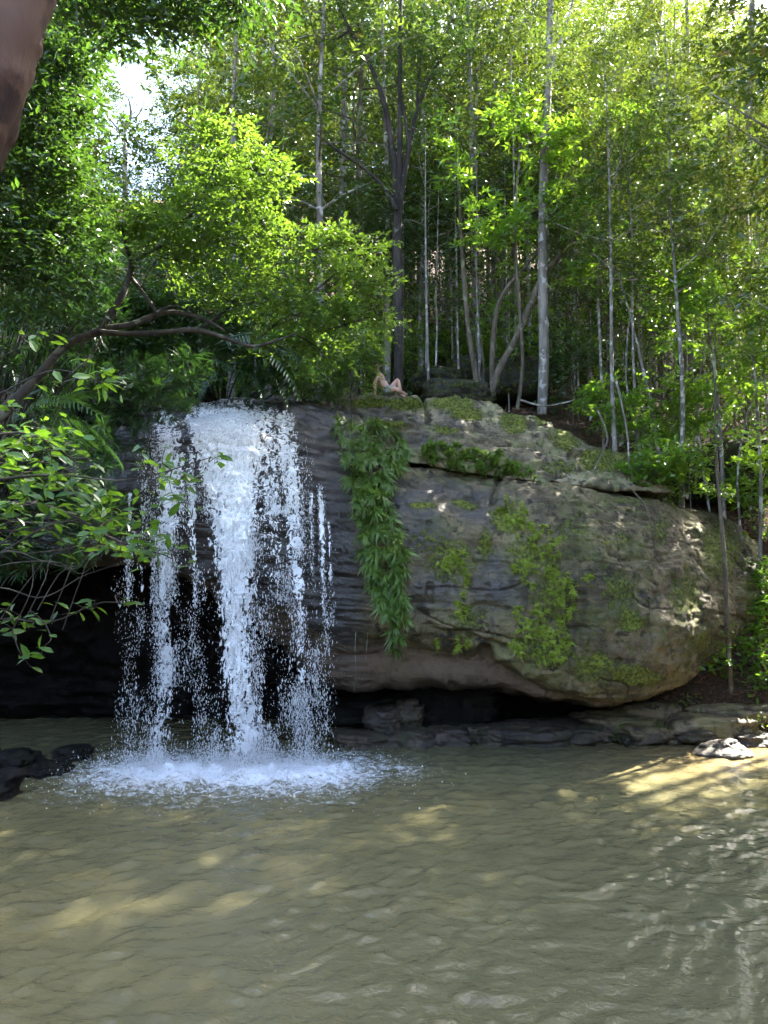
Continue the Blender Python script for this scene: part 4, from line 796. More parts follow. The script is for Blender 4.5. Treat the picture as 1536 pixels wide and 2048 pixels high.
# the tree leaning over the falls from the left bank
Y1 = 11.6
b = np.array([-6.6, 10.6, 1.6])
stem = [([b - [0, 0, .6], at(-60, 900, 10.9), at(0, 832, 11.1), at(70, 762, 11.3), at(130, 692, 11.5), at(200, 662, Y1)], [.14, .11, .095, .08, .07, .058], 26),
  (px_path([(195, 664), (260, 668), (330, 664), (390, 660), (440, 672), (500, 692), (545, 684), (590, 668)], Y1), [.052, .048, .045, .042, .036, .03, .024, .012], 28),
  (px_path([(205, 658), (262, 650), (318, 628), (360, 626), (410, 640), (450, 662)], Y1 + .15), [.05, .046, .042, .038, .03, .02], 20),
  (px_path([(200, 662), (230, 615), (252, 575), (262, 540), (258, 505)], Y1 + .1), [.06, .052, .045, .04, .03], 16), (px_path([(256, 548), (285, 585), (312, 622)], Y1 + .1), [.034, .03, .026], 8),
  (px_path([(262, 525), (300, 505), (350, 470), (400, 400), (430, 330)], Y1 + .3), [.035, .03, .026, .02, .01], 14), (px_path([(312, 624), (345, 612), (365, 616)], Y1), [.025, .02, .012], 8), (px_path([(258, 510), (245, 460), (250, 400)], Y1), [.03, .022, .01], 8),
  (px_path([(500, 690), (560, 640), (620, 590), (680, 540)], Y1 + .8), [.03, .024, .018, .01], 12), (px_path([(590, 668), (650, 660), (720, 640)], Y1 + 1), [.02, .015, .008], 8), (px_path([(400, 660), (470, 600), (520, 500)], Y1 + .5), [.03, .022, .01], 10)]
cl = [pc(a, c, Y1 + dy, r * 1.08, int(r / 4.0), 8, r * .66) for a, c, r, dy in ((305, 425, 75, 0), (240, 450, 45, -.2), (370, 440, 80, -.2), (400, 300, 70, .6), (460, 290, 75, .5), (530, 350, 55, .8), (490, 400, 70, .4), (520, 470, 60, .3), (440, 480, 60, 0), (350, 520, 60, 0),
   (560, 560, 60, .6), (630, 500, 70, .8), (700, 500, 55, 1.0), (650, 580, 75, .6), (730, 560, 50, 1.0), (590, 630, 60, .4), (690, 650, 55, .8), (735, 630, 40, 1.0), (500, 600, 55, .4), (430, 580, 50, .2), (640, 700, 50, .7), (570, 700, 40, .5), (430, 370, 60, .3))]
plant('leaning_tree', 'twisting tree leaning over the top of the falls with fine bright green leaves', 'tree', None, b, stem, cl, 'leaning_bark', 'bright', 350, k=7, tl=.24, L=.10, Wd=.05, branch=.014, size=.12, flat=1.0)
# bright bush beside the person
b = base_of(700, 800, 17.9); b[2] = at(700, 800, 17.9)[2] - .1
plant('bright_bush', 'loose yellow green bush hanging over the slab beside the person', 'bush', None, b, [([b, at(700, 740, 17.6), at(730, 700, 17.2)], [.03, .025, .01], 8), ([b, at(660, 740, 17.4), at(620, 690, 17.2)], [.03, .022, .01], 8)],
  [pc(a, c, 17.0, r, int(r / 3), 8) for a, c, r in ((706, 732, 28), (680, 730, 42), (640, 745, 45), (590, 745, 40), (735, 690, 30), (690, 690, 40), (738, 748, 7), (750, 724, 14), (728, 780, 10), (660, 780, 28), (600, 780, 30))], 'bark_brown', 'bright', 351, k=7, L=.1, Wd=.04, branch=.01, size=.14)
# dark trees filling the left side
for i, (b, cl, lab, L_, W_) in enumerate((
    (np.array([-8.2, 10.2, 2.0]), [pc(a, c, 9.4 + dy, r, int(r / 3.2), 9) for a, c, r, dy in ((110, 60, 90, 0), (60, 180, 90, 0), (125, 160, 50, .4), (110, 270, 80, .2), (60, 350, 90, 0), (130, 370, 60, .4), (40, 480, 90, .3), (140, 470, 50, .6), (185, 40, 50, .4), (30, 60, 100, .4), (-40, 250, 120, 0), (-50, 450, 110, 0), (90, 560, 70, .6))], 'dark leafy tree filling the upper left behind the pink trunk', .12, .05),
    (np.array([-8.8, 7.8, 2.4]), [pc(a, c, 7.4, r, int(r / 3.6), 8) for a, c, r in ((300, -30, 80), (420, -40, 60), (200, -20, 90), (360, 5, 30), (470, 10, 24), (100, -60, 120))], 'dark leafy branches hanging in at the top of the picture', .11, .045))):
    top = cl[0][0]; st_ = [([b - [0, 0, .6], np.array([b[0] - .6, b[1], b[2] + .6 * (top[2] - b[2])]), np.array([b[0] * .6 + top[0] * .4, top[1], top[2] + 1.0]), top], [.16, .13, .08, .03], 18)]
    plant('dark_tree', lab, 'tree', None, b, st_, cl, 'bark_dark', 'darkgreen', 360 + i, k=7, L=L_, Wd=W_, branch=.016, size=.2)
b = np.array([-7.6, 16.6, 7.0])
plant('dark_tree', 'dark bushy tree in shade behind the leaning branch, left of the falls top', 'tree', None, b, [([b - [0, 0, .6], at(150, 640, 16.4), at(200, 520, 16.4)], [.12, .09, .04], 10), ([b - [0, 0, .6], at(250, 680, 16.4), at(420, 640, 16.2)], [.1, .07, .03], 10)],
  [pc(a, c, 16.3, r, int(r / 2.6), 9) for a, c, r in ((120, 560, 80), (220, 620, 70), (330, 640, 70), (430, 640, 60), (530, 670, 55), (80, 660, 90), (180, 480, 55), (480, 580, 55), (330, 560, 60), (240, 720, 60), (120, 760, 70))], 'bark_dark', 'darkgreen', 368, k=7, L=.16, Wd=.05, branch=.016, size=.2)
# bare forked tree against the sky
b = base_of(250, 700, 27.0)
plant('bare_tree', 'bare forked tree against the patch of open sky', 'tree', None, b, [(px_path([(250, 760), (250, 340), (247, 275), (248, 262)], 27), [.12, .09, .075, .06], 12), (px_path([(247, 270), (225, 245), (212, 225)], 27), [.045, .035, .02], 6), (px_path([(248, 264), (262, 235), (258, 200), (245, 185)], 27), [.055, .05, .035, .02], 8), (px_path([(262, 236), (275, 232), (290, 205)], 27), [.035, .03, .015], 6), (px_path([(220, 330), (215, 290), (195, 275)], 27), [.05, .04, .02], 6)],
  [pc(215, 345, 27, 30, 4, 6), pc(290, 335, 27, 34, 5, 6), pc(270, 190, 27, 14, 1, 4)], 'bark_grey', 'darkgreen', 370, L=.13, branch=0)
# pink trunk close to the camera
P = px_path([(-200, 560), (-122, 380), (-66, 250), (-24, 120), (14, 0), (55, -140), (120, -400)], 2.6); b = np.array([-2.35, 2.4, 2.6])
tb = MB(); tube(tb, np.concatenate([[b - [0, 0, .8]], P[:]]) - b, [.17, .165, .16, .158, .156, .154, .15, .12], 24, 90, 0.05, 5)
root = empty('pink_tree', b); link('trunk', tb.mesh('trunk', True), root, M['bark_pink']); cb = MB(); rg = np.random.RandomState(5)
clump_leaves(cb, rg, P[-1] - b + [0, 0, 1.2], (1.4, 1.4, .9), 40, 8, 6, .28, .11, .05); link('crown', cb.mesh('crown'), root, M['darkgreen'])
tag(root, 'smooth pinkish brown trunk slanting across the upper left corner, nearest the camera', 'tree')

# ------------------------------------------------------------------ hanging strap-leaved plants on the cliff
def tuft_mesh(name, seed, n, L, Wd, droop, spread, up=0.0):
    """rosette of strap leaves growing along +Y out of the rock; droop pulls them down"""
    rg = np.random.RandomState(seed); mb = MB(); a = rg.uniform(0, 6.283, n); s = rg.uniform(0.35, 1, n) * spread
    A = np.stack([np.cos(a) * s, np.full(n, 0.75), np.sin(a) * s + up], -1); B = rg.normal(0, 0.012, (n, 3)); l = L * rg.uniform(.65, 1.15, n)
    U = np.stack([0 * a, 0 * a + .2, 0 * a + 1.0], -1) + rg.normal(0, .2, (n, 3))
    leaf2(mb, B, A, U, l, l * Wd, droop, prof=(0.35, 0.95, 0.75, 0.0)); return mb.mesh(name)
TUFT = [tuft_mesh('tuft', 500 + i, 19, .25, .14, .55, 1.0, .2) for i in range(4)]
TUFTU = [tuft_mesh('tuft', 510 + i, 15, .27, .13, .34, .8, .65) for i in range(3)]
for m_ in TUFT + TUFTU: m_.materials.append(M['strap'])
def face_out(o, n, rg, tilt=0.0):
    n = np.array([n[0], n[1], n[2] * 0.3]); a = math.atan2(-n[0], n[1]); o.rotation_euler = (tilt + rg.normal(0, .2), rg.normal(0, .35), a + rg.normal(0, .35))
rg = np.random.RandomState(31)
hb = hit(690, 850)[0]
hang = empty('hanging_plant', hb); tag(hang, 'long dark green curtain of strap leaved plants hanging down the cliff beside the falls', 'plant')
rows = np.array([(842, 668, 765), (870, 668, 818), (905, 676, 824), (950, 688, 806), (1000, 702, 782), (1050, 706, 798), (1100, 716, 822), (1150, 732, 815), (1200, 748, 824), (1250, 768, 826), (1290, 776, 806), (1300, 780, 800)])
n = 0
for i in range(900):
    py = rg.uniform(842, 1300); lo_, hi_ = np.interp(py, rows[:, 0], rows[:, 1]), np.interp(py, rows[:, 0], rows[:, 2]); px = rg.uniform(lo_ + 6, hi_ - 6)
    if rg.uniform() > (hi_ - lo_) / 120: continue
    h = hit(px, py)
    Yc = h[0][1] if h is not None else 14.3
    if Yc > 15.2 and py > 1180: Yc = 14.25
    p = at(px, py, Yc - rg.uniform(.05, .42)); o = link('leaf_tuft', TUFT[rg.randint(4)], hang, None, p - hb); face_out(o, np.array([0, -1, 0]), rg); s_ = rg.uniform(.75, 1.15); o.scale = (s_,) * 3
    n += 1
    if n >= 290: break
strip_b = hit(900, 925)[0]
strip = empty('ledge_plant', strip_b); tag(strip, 'strip of upright strap leaved plants growing in the crack under the mossy slab', 'plant'); n = 0
srows = np.array([(835, 895, 12), (870, 900, 26), (900, 905, 32), (950, 912, 30), (990, 915, 38), (1030, 930, 18), (1070, 948, 8)])
for i in range(400):
    px = rg.uniform(838, 1072); c, w_ = np.interp(px, srows[:, 0], srows[:, 1]), np.interp(px, srows[:, 0], srows[:, 2]); py = c + rg.uniform(-.6, 1.0) * w_; h = hit(px, py + 5)
    if h is None or rg.uniform() > w_ / 34: continue
    p = at(px, py + 5, h[0][1] - .05); o = link('leaf_tuft', TUFTU[rg.randint(3)], strip, None, p - strip_b); face_out(o, np.array([0, -1, 0]), rg); s_ = rg.uniform(.65, 1.05); o.scale = (s_,) * 3; n += 1
    if n >= 120: break
# pale ferns on the boulder face
def fern_mesh(seed, nf=11, L=.15):
    rg = np.random.RandomState(seed); mb = MB()
    for i in range(nf):
        a = rg.uniform(0, 6.283); d = unit(np.array([math.cos(a) * .9, .7, math.sin(a) * .7 + .1])); k_ = 7; t = np.linspace(.15, 1, k_); s_ = unit(np.cross(d, [0, 0.3, 1.0]))
        l = L * rg.uniform(.6, 1.15); B = d * (t * l)[:, None] - np.array([0, 0, 1.0]) * (t ** 2 * l * .35)[:, None]; B = np.repeat(B, 2, 0); sg = np.tile([1, -1], k_)
        A = d * .5 + s_ * sg[:, None] + rg.normal(0, .15, (2 * k_, 3)); leaf1(mb, B, A, np.array([0, .6, 1.0]) + rg.normal(0, .2, (2 * k_, 3)), np.repeat(l * .36 * (1.15 - t * .8), 2), np.repeat(l * .17 * (1.15 - t * .7), 2))
    me = mb.mesh('fern'); me.materials.append(M['fern']); return me
FERN = [fern_mesh(520 + i) for i in range(4)]
for cx, cy_, rx, ry, rot, n, lab in ((1022, 1022, 34, 26, 20, 22, 'upper patch near wet slope'), (1075, 1075, 58, 30, 35, 34, 'upper patch near wet slope'), (1085, 1150, 50, 34, 20, 26, 'middle patch'), (1125, 1200, 22, 52, 0, 24, 'middle patch'),
        (1030, 1130, 26, 16, 0, 8, 'middle patch'), (1078, 1290, 58, 40, 20, 48, 'lowest patch above the cave'), (1060, 1230, 40, 26, 0, 16, 'lowest patch above the cave'), (1130, 1255, 18, 40, 0, 10, 'lowest patch above the cave'), (905, 1118, 34, 14, -25, 16, 'small patch beside wet slope'), (930, 1150, 14, 36, 0, 9, 'small patch beside wet slope'),
        (925, 1215, 14, 26, 0, 9, 'small patch beside wet slope'), (925, 1288, 22, 14, 0, 9, 'by the holes over the cave'), (874, 1286, 7, 9, 0, 4, 'by the holes over the cave'), (1165, 1160, 26, 12, 0, 4, 'middle patch')):
    for i in range(int(n * 1.2)):
        a = rg.uniform(0, 6.283); r_ = rg.uniform(0, 1) ** .55; c_, s_ = math.cos(math.radians(rot)), math.sin(math.radians(rot)); u_, v_ = rx * r_ * math.cos(a), ry * r_ * math.sin(a)
        h = hit(cx + u_ * c_ - v_ * s_, cy_ + u_ * s_ + v_ * c_)
        if h is None: continue
        o = link('fern_clump', FERN[rg.randint(4)], None, None, h[0] + h[1] * .015); face_out(o, h[1], rg); z_s = rg.uniform(.45, .95); o.scale = (z_s,) * 3
        tag(o, 'little pale green fern on the boulder face, ' + lab, 'fern', 'pale ferns on the boulder face')

# ------------------------------------------------------------------ dark strap-leaved shrubs and fronds at the left
SHOOT = [tuft_mesh('shoot', 530 + i, 20, .34, .075, .30, .9, .5) for i in range(3)] + [tuft_mesh('shoot', 535 + i, 20, .34, .075, .55, .9, .0) for i in range(2)]
for m_ in SHOOT: m_.materials.append(M['dark'])
for lab, b, Yc, blobs, nmax in (
   ('dark strap leaved shrub hanging low over the black cave at the left', (-7.0, 12.6, 4.4), 12.6, [(40, 900, 90, 60), (120, 930, 90, 60), (60, 1000, 90, 50), (170, 1000, 60, 50), (200, 900, 50, 50), (20, 1070, 70, 40), (130, 1060, 60, 30), (40, 1120, 80, 35), (150, 1110, 60, 30), (220, 1040, 40, 40)], 285),
   ('dark strap leaved shrub massed at the left edge beneath the leafy tree', (-7.4, 12.4, 3.0), 12.3, [(60, 560, 90, 70), (150, 600, 90, 60), (40, 680, 80, 60), (110, 740, 90, 50), (40, 800, 70, 60), (180, 520, 60, 40), (200, 640, 50, 40)], 230),
   ('dark strap leaved shrub drooping over the lip of the falls', (-6.2, 14.6, 6.6), 13.9, [(250, 760, 70, 45), (330, 770, 70, 40), (290, 820, 60, 40), (230, 850, 60, 50), (380, 740, 50, 40), (160, 850, 60, 50), (360, 815, 30, 25), (180, 790, 60, 50)], 230),
   ('dark strap leaved shrub behind the bend of the leaning branch', (-3.9, 17.6, 7.2), 16.4, [(330, 690, 80, 40), (420, 720, 60, 40), (480, 730, 60, 35), (540, 740, 60, 35), (390, 770, 60, 26), (500, 770, 70, 22), (300, 640, 80, 40), (270, 600, 60, 40)], 230)):
    b = np.array(b); root = empty('strap_shrub', b); tag(root, lab, 'shrub', 'dark strap leaved shrubs by the falls'); wts = np.array([q_[2] * q_[3] for q_ in blobs], float); wts /= wts.sum(); tb = MB()
    for i in range(nmax):
        q_ = blobs[rg.choice(len(blobs), p=wts)]; a = rg.uniform(0, 6.283); r_ = rg.uniform(0, 1) ** .5; p = at(q_[0] + q_[2] * r_ * math.cos(a), q_[1] + q_[3] * r_ * math.sin(a), Yc + rg.uniform(-.5, .6)) 
        o = link('leaf_shoot', SHOOT[rg.randint(5)], root, None, p - b); o.rotation_euler = (rg.normal(.2, .4), rg.normal(0, .4), math.pi + rg.normal(0, .9)); z_s = rg.uniform(.7, 1.2); o.scale = (z_s,) * 3
        if i % 6 == 0: tube(tb, [b * 0 - [0, 0, .2], (p - b) * .5 + rg.normal(0, .15, 3), p - b], [.03, .018, .006], 5, 8)
    link('stems', tb.mesh('stems', True), root, M['bark_dark'])
def frond_mesh(seed, L=1.1, pairs=26, wide=.17):
    rg = np.random.RandomState(seed); mb = MB(); t = np.linspace(0, 1, 14); P = np.stack([0 * t, t * L, .28 * L * np.sin(t * 2.0) - .55 * L * t ** 2.2], -1); tube(mb, P, .008 * (1 - .8 * t) + .002, 4)
    tt = np.linspace(.12, .98, pairs); C = np.stack([np.interp(tt, t, P[:, j]) for j in range(3)], -1); D = unit(np.stack([np.interp(tt, t, np.gradient(P[:, j])) for j in range(3)], -1)); w_ = wide * np.sin(np.pi * (tt * .8 + .16)) + .03
    for sg in (1, -1):
        A = D * .45 + np.array([sg, 0, -.18]) + rg.normal(0, .07, (pairs, 3)); leaf2(mb, C, A, np.tile([0, 0, 1.0], (pairs, 1)), w_, np.full(pairs, .024), .18, prof=(.5, 1, .8, 0))
    me = mb.mesh('frond'); me.materials.append(M['dark']); return me
FROND = [frond_mesh(540 + i) for i in range(3)]
for lab, b, fr in (('arching dark fern fronds under the leaning branch above the falls', at(470, 745, 15.6), [(430, 690, 590, 740), (440, 700, 570, 775), (450, 730, 560, 800), (420, 720, 480, 800), (470, 690, 610, 720), (440, 740, 410, 810), (480, 720, 640, 770), (460, 740, 520, 800)]),
                   ('arching pale tipped fern fronds at the left below the leaning trunk', at(60, 860, 11.8), [(40, 850, 180, 830), (50, 860, 150, 900), (60, 850, 190, 880), (20, 870, 100, 940), (80, 840, 210, 800), (30, 860, 60, 780), (90, 900, 230, 930), (100, 870, 160, 950)])):
    root = empty('arching_fern', b); tag(root, lab, 'fern', 'dark arching ferns by the falls')
    for i, (x0, y0, x1, y1) in enumerate(fr):
        p, e = at(x0, y0, b[1] + rg.uniform(-.2, .2)), at(x1, y1, b[1] - .2 + rg.uniform(-.3, .2)); d = e - p; ln = np.linalg.norm(d)
        o = link('frond', FROND[i % 3], root, None, p - b); o.rotation_euler = (math.atan2(d[2] + .25 * ln, math.hypot(d[0], d[1])), rg.normal(0, .35), math.atan2(-d[0], d[1])); o.scale = (ln / .95,) * 3

# ------------------------------------------------------------------ broad-leaved twigs in the left foreground
def broad_leaf(seed, L=.125, mat='broad'):
    rg = np.random.RandomState(seed); mb = MB(); leaf2(mb, np.zeros((1, 3)), np.array([[0, 1.0, 0]]), np.array([[0, 0, 1.0]]), [L], [L * .42], .16, .13, (.08, .82, 1.0, 0)); tube(mb, [(0, -.018, 0), (0, .01, 0)], [.0016, .0016], 3)
    me = mb.mesh('leaf'); me.materials.append(M[mat]); return me
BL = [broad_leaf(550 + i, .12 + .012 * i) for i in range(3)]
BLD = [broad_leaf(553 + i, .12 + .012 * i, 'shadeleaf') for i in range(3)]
M['twig'] = bark_mat('twig_bark', (0.035, 0.028, 0.02), (0.09, 0.076, 0.056))
def leafy_shrub(name, lab, base, limbs, twigs, seed, lmax=290, leafset=BL, per=9, radius=.16, bark='twig', scale=1.0, cat='shrub', tl=.17):
    rg = np.random.RandomState(seed); root = empty(name, base); b = np.asarray(base, float); tb = MB(); n = 0
    for P, R in limbs: tube(tb, np.asarray(P) - b, R, 6, 18, .2, seed)
    A = np.concatenate([catmull(np.asarray(P, float), 20) for P, R in limbs])
    for c, spread, nl in twigs:
        j = np.linalg.norm(A - c, axis=1).argmin(); s = A[j]; tube(tb, np.array([s, (s + c) / 2 + rg.normal(0, .04, 3), c]) - b, [.006, .004, .002], 4, 7)
        for q_ in range(nl):
            if n >= lmax: break
            e = c + rg.normal(0, 1, 3) * np.array(spread); d = rg.normal(0, 1, 3) * [1, .8, .45] + [.25, -.15, .1]; d = unit(d)
            if q_ % 3 == 0: tube(tb, np.array([c, (c + e) / 2, e]) - b, [.002, .0016, .0012], 3, 4)
            o = link('leaf', leafset[rg.randint(len(leafset))], root, None, e - b); o.rotation_euler = (math.asin(d[2]) - .2, rg.normal(0, .5), math.atan2(-d[0], d[1])); z_s = rg.uniform(.65, 1.2) * scale; o.scale = (z_s,) * 3; n += 1
    link('stems', tb.mesh('stems', True), root, M[bark]); return tag(root, lab, cat)
Yt = 5.4; tw = lambda px, py, n, r=.09, Y=Yt: (at(px, py, Y + rg.uniform(-.25, .25)), (r, r, r * .6), n)
leafy_shrub('broadleaf_shrub', 'broad leaved green shrub reaching in from the left in front of the falls', (-4.1, 5.9, .55),
  [([(-4.1, 5.9, .4), at(-160, 1100, Yt + .3), at(0, 1010, Yt + .1), at(120, 1020, Yt), at(230, 1080, Yt), at(330, 1110, Yt)], [.03, .024, .016, .012, .008, .004]), ([(-4.1, 5.9, .4), at(-150, 1000, Yt), at(-10, 960, Yt), at(120, 950, Yt), at(260, 960, Yt), at(420, 915, Yt)], [.025, .02, .012, .009, .006, .003]),
   ([(-4.1, 5.9, .4), at(-140, 950, Yt), at(0, 870, Yt), at(90, 880, Yt), at(170, 940, Yt)], [.02, .016, .009, .006, .003])],
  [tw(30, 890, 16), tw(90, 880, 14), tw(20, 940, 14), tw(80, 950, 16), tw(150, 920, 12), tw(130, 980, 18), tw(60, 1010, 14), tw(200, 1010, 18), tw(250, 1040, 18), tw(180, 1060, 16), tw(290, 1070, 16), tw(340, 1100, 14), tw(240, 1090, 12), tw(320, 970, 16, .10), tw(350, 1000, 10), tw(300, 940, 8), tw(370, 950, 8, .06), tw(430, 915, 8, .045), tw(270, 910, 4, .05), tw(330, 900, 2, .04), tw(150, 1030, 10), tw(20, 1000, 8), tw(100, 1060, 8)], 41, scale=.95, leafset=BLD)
Yt = 5.9
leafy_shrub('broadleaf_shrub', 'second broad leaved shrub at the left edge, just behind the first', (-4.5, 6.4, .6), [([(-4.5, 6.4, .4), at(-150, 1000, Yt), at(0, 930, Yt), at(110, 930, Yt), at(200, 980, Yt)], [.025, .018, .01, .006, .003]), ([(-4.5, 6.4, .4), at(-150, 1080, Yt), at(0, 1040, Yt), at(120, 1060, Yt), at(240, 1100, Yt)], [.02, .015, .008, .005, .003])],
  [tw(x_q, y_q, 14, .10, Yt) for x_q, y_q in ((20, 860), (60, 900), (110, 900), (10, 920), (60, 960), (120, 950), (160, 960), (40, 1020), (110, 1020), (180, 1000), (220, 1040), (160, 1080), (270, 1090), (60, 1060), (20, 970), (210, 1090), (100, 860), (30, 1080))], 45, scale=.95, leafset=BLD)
Yt = 5.4
leafy_shrub('broadleaf_sapling', 'small sapling with a few brilliant sunlit leaves before the leaning trunk', (-3.5, 5.0, .8),
  [([(-3.5, 5.0, .6), at(-140, 900, 4.8), at(0, 790, 4.7), at(110, 740, 4.7), at(190, 765, 4.7)], [.016, .012, .006, .004, .002]), ([(-3.5, 5.0, .6), at(-120, 800, 4.7), at(-10, 720, 4.7), at(60, 690, 4.7)], [.012, .008, .004, .002])],
  [tw(195, 765, 13, .055, 4.7), tw(215, 750, 8, .05, 4.7), tw(65, 670, 6, .05, 4.7), tw(110, 770, 5, .05, 4.7), tw(30, 820, 6, .05, 4.7), tw(160, 720, 2, .03, 4.7)], 42, scale=.8)
leafy_shrub('twiggy_shrub', 'bare tangled twigs with a few dark leaves low at the left edge', (-3.9, 5.6, .5),
  [([(-3.9, 5.6, .3), at(-150, 1300, 5.4), at(0, 1240, 5.3), at(100, 1245, 5.3), at(200, 1205, 5.3), at(262, 1212, 5.3)], [.014, .011, .007, .005, .003, .002])] + [(px_path([(-120, 1180 + 20 * math.sin(3 * i), 5.5), (0, 1175 - 22 * i + 26 * math.sin(5.3 * i), 5.4), (85 + 30 * math.sin(i * 2.1), 1165 - 24 * i + 30 * math.cos(4.1 * i), 5.4), (170 + 35 * math.sin(i * 3.3), 1150 - 17 * i + 34 * math.sin(2.7 * i), 5.5), (215 + 40 * math.cos(i * 1.7), 1125 - 14 * i + 45 * math.sin(6.1 * i), 5.5)]), [.008, .006, .004, .003, .0015]) for i in range(7)]
   + [(px_path([(25 * i, 1240 - 20 * math.sin(4.7 * i), 5.35), (35 + 28 * i + 20 * math.sin(3.1 * i), 1190 - 15 * i, 5.35), (60 + 25 * i + 30 * math.cos(2.3 * i), 1120 + 20 * math.sin(i * 5), 5.4), (110 + 18 * i - 40 * math.sin(i * 1.9), 1080 + 25 * math.cos(i * 3.7), 5.4)]), [.004, .003, .002, .001]) for i in range(6)],
  [tw(30, 1260, 10), tw(70, 1240, 8), tw(110, 1230, 6), tw(20, 1220, 8), tw(165, 1215, 5, .05), tw(255, 1205, 3, .03), tw(50, 1320, 5, .04), tw(90, 1290, 3, .04), tw(190, 1200, 3, .04)], 43, scale=.8, leafset=BLD)

# ------------------------------------------------------------------ right bank: sapling, shore plants, vines, roots, litter
BL2 = [broad_leaf(560 + i, .17 + .02 * i) for i in range(3)]
bz = base_of(1460, 1345, 16.2); b = at(1460, 1350, 16.4); b[2] = terrain(b[0], b[1])
cl = lambda px, py, n, Y, r=.16: (at(px, py, Y + rg.uniform(-.3, .3)), (r, r, r * .55), n)
leafy_shrub('slim_sapling', 'slim brown sapling trunk in front of the boulder end with a sunlit leafy top', b, [([b - [0, 0, .2], at(1455, 1240, 15.75), at(1450, 1130, 15.45), at(1441, 1020, 15.4), at(1433, 920, 15.4), at(1430, 800, 15.5), at(1432, 600, 15.8)], [.052, .047, .042, .038, .032, .024, .01])] + [([at(1432, 900, 15.3), at(1480, 880, 15.1), at(1530, 890, 15.0)], [.014, .01, .004]), ([at(1434, 930, 15.3), at(1400, 900, 15.1), at(1380, 890, 15.0)], [.012, .008, .004])],
  [cl(1480, 870, 18, 15.1), cl(1510, 890, 18, 15.0), cl(1450, 880, 14, 15.1), cl(1400, 860, 16, 15.1), cl(1420, 900, 14, 15.1), cl(1530, 860, 14, 15.1), cl(1500, 920, 12, 15.0), cl(1380, 895, 10, 15.1), cl(1440, 850, 12, 15.2), cl(1540, 910, 12, 15.0), cl(1420, 700, 14, 15.6), cl(1450, 640, 14, 15.7), cl(1400, 640, 12, 15.7), cl(1430, 560, 16, 15.8), cl(1470, 720, 10, 15.6)], 44, leafset=BL2, bark='bark_brown', scale=.9, cat='tree')
for i, (px, py, Y, w_, h_, n, lab) in enumerate(((1225, 1478, 15.4, 24, 28, 40, 'dark small leafed plant at the waterline between low stones'), (1320, 1462, 15.6, 20, 24, 36, 'small green plant in a gap between the flat shore stones'), (1370, 1412, 16.2, 42, 26, 70, 'spreading bright green plant on the slabs under the boulder end'), (1402, 1432, 16.0, 26, 12, 30, 'little rosette plant on the broad sunlit slab edge'), (1525, 1452, 15.5, 26, 34, 50, 'green plant at the right picture edge on the broad slab'),
      (1425, 1318, 16.0, 40, 66, 70, 'young leafy plant hanging at the lower end of the boulder'), (1500, 1330, 16.6, 60, 60, 150, 'dark leafy bush on the bank right of the slim trunk'), (1530, 1390, 16.4, 40, 40, 70, 'low dark bush above the small pale stone'), (1520, 1200, 17.2, 40, 80, 110, 'leafy bush behind the boulder end at the picture edge'), (1525, 1060, 17.6, 40, 70, 90, 'bush with dry tips in the dark hollow at the picture edge'),
      (1310, 950, 16.3, 50, 26, 80, 'glossy leafed shrub growing on the boulder top near the vines'), (1380, 935, 16.2, 40, 40, 90, 'glossy layered shrub on the boulder top left of slim trunk'), (1430, 985, 16.4, 34, 20, 50, 'small dark shrub where the slim trunk crosses the boulder top'), (1205, 835, 17.6, 30, 22, 40, 'grey green sapling leaves above the slab end'), (1330, 800, 18.0, 60, 50, 90, 'pale leafed shrub on the leaf littered slope'))):
    c = at(px, py - h_ * .4, Y); b = at(px, py, Y); r = w_ / F * Y; rg2 = np.random.RandomState(600 + i)
    lim = [([b, (b + c) / 2 + rg2.normal(0, .05, 3), c + [rg2.uniform(-r, r), rg2.uniform(-.2, .1), h_ / F * Y * .4]], [.01, .007, .003]) for q_ in range(5)]
    twl = [(at(px + rg2.uniform(-w_, w_), py - h_ * .4 + rg2.uniform(-h_, h_) * .7, Y + rg2.uniform(-.2, .2)), (.07, .07, .05), 5) for q_ in range(n // (5 if i < 5 else 2))]
    leafy_shrub('bank_plant', lab, b, lim, twl, 620 + i, leafset=BL if i not in (0,) else BL, scale=(.62 if i < 5 else 1.25), cat='plant')
for i, (px, py, Y, cl_, lab) in enumerate(((1515, 1290, 17.3, [(1505, 1230, 34), (1530, 1180, 36), (1490, 1270, 24)], 'leafy shrub against the far end of the boulder, above the dark bush'), (1290, 960, 16.7, [(1285, 930, 30), (1320, 915, 34), (1260, 950, 20)], 'sunlit leafy shrub spilling over the top of the boulder by the vines'),
      (1375, 985, 17.2, [(1350, 955, 28), (1375, 935, 26), (1330, 970, 20)], 'leafy shrub spilling over the boulder top beside the slim sapling'), (1500, 1010, 18.2, [(1500, 960, 44), (1540, 920, 44), (1470, 985, 28)], 'leafy shrub in front of the dark hollow at the right'),
      (1240, 880, 18.2, [(1235, 840, 34), (1275, 820, 36), (1290, 860, 30)], 'leafy shrub on the litter slope just above the slab end'), (1390, 870, 18.3, [(1390, 820, 44), (1350, 850, 32), (1430, 800, 40)], 'bushy shrub on the slope between the slab end and the slim sapling'), (1180, 830, 18.6, [(1175, 795, 24), (1205, 780, 26)], 'small shrub on the slope right of the pale tree'))):
    b = at(px, py, Y); plant('bank_shrub', lab, 'shrub', 'leafy shrubs over the boulder end', b, [([b - [0, 0, .15], (b + at(a, c, Y)) / 2 + [.05, 0, .05], at(a, c, Y)], [.02, .013, .006], 8) for a, c, r in cl_], [pc(a, c, Y - .15, r, int(r / 2.4), 6) for a, c, r in cl_], 'bark_grey', 'broad', 660 + i, k=6, L=.15, Wd=.058, tl=.2, branch=.006, size=.1, up=.35)
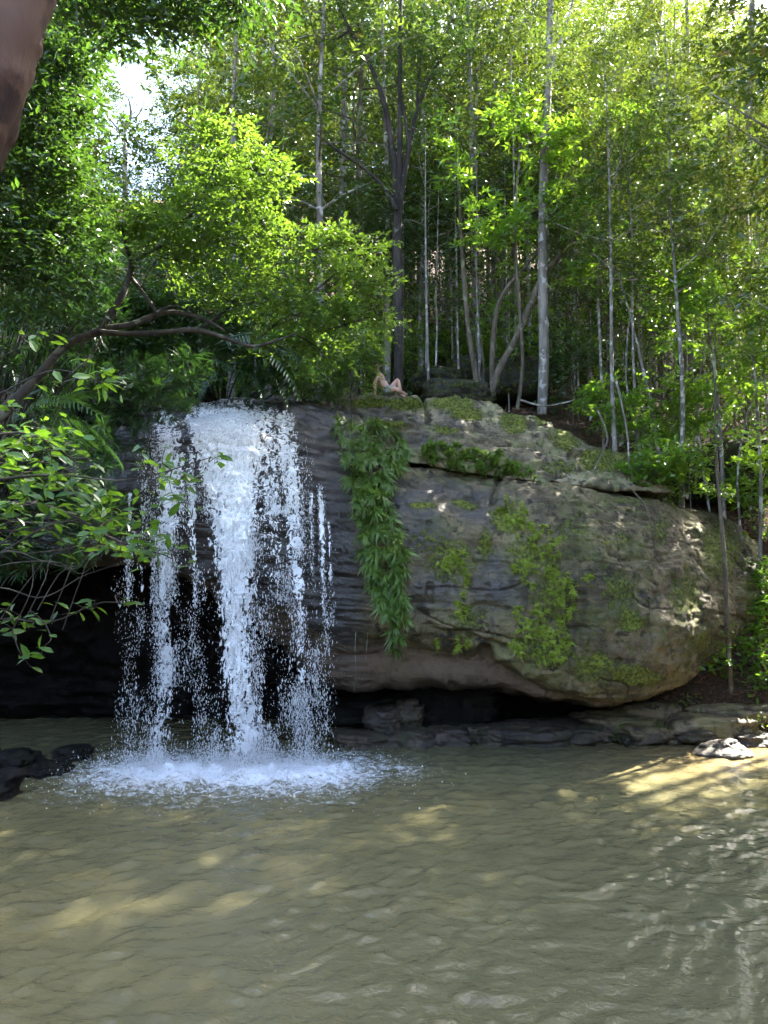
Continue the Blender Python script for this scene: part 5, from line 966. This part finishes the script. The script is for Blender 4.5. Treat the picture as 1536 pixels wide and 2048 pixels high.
def strands(name, lab, paths, R, mat, cat, Y, group=None):
    tb = MB(); b = at(paths[0][0][0], paths[0][0][1], Y)
    for P in paths: tube(tb, px_path(P, Y) - b, np.linspace(R, R * .5, len(P)), 6, 26, .2, 3)
    return tag(link(name, tb.mesh(name, True), None, M[mat], b), lab, cat, group)
strands('pale_vine', 'pale curving woody vine hanging over the slab end, left one of two', [[(1195, 820), (1208, 850), (1215, 880), (1205, 905), (1190, 935), (1184, 950), (1170, 965)]], .018, 'bark_pale', 'vine', 16.4)
strands('pale_vine', 'pale straight woody stem with a bent foot, right one of two', [[(1232, 760), (1246, 820), (1256, 880), (1258, 930), (1266, 960), (1258, 976)]], .026, 'bark_pale', 'vine', 16.3)
strands('hanging_root', 'thin dark hanging root running down the boulder face', [[(1268, 985), (1290, 1010), (1302, 1050), (1308, 1090), (1314, 1122)]], .016, 'bark_brown', 'root', 14.75)
strands('hanging_root', 'thread like roots dangling below the cliff beside the falls', [[(712, 1262), (710, 1300), (712, 1340), (708, 1385)]], .005, 'bark_grey', 'root', 14.3)
strands('hanging_root', 'short thread of root dangling under the hanging plant', [[(735, 1265), (733, 1300), (731, 1320)]], .004, 'bark_grey', 'root', 14.3)
strands('hanging_twig', 'thin dark twig hanging straight down over the mossy slab', [[(700, 740), (702, 800), (703, 850), (702, 872)]], .012, 'bark_dark', 'twig', 14.6)
strands('fallen_log', 'dark rotting log lying in the litter beside the slim trunk', [[(1390, 1352), (1430, 1338), (1475, 1326)]], .07, 'bark_dark', 'log', 16.6)
strands('fallen_branch', 'dead branch lying on the leaf litter behind the slab', [[(1040, 800), (1090, 812), (1150, 800)]], .03, 'bark_grey', 'branch', 18.3)
strands('dead_twigs', 'arching dead brown twigs sticking in at the right picture edge', [[(1536, 1140), (1505, 1100), (1480, 1098)], [(1540, 1120), (1510, 1090), (1490, 1075)], [(1545, 1150), (1500, 1120), (1470, 1125)]], .008, 'bark_brown', 'twigs', 16.0)
n = 10500; lx = np.where(np.arange(n) < 6500, rg.uniform(-7, 10, n), rg.uniform(5.8, 9.5, n)); ly = np.where(np.arange(n) < 6500, rg.uniform(16.0, 24, n), rg.uniform(16.2, 18.6, n)); keep = ((lx > 4.9) | (ly > 18.4)) & (terrain(lx, ly) > .1); lx, ly = lx[keep], ly[keep]
lz = terrain_rough(lx, ly) + .02 + rg.uniform(0, .04, len(lx)); mb = MB(); L_ = rg.uniform(.06, .15, len(lx))
leaf1(mb, np.stack([lx, ly, lz], -1), rg.normal(0, 1, (len(lx), 3)) * [1, 1, .25] + [0, -.1, .12], np.array([0, 0, 1.0]) + rg.normal(0, .4, (len(lx), 3)), L_, L_ * .4, .25)
tag(link('leaf_litter', mb.mesh('leaf_litter'), None, M['litter']), 'dry brown leaf litter lying over the forest slope', 'leaf litter', None, 'stuff')
for o in bpy.data.objects:
    if 'look' in o: del o['look']
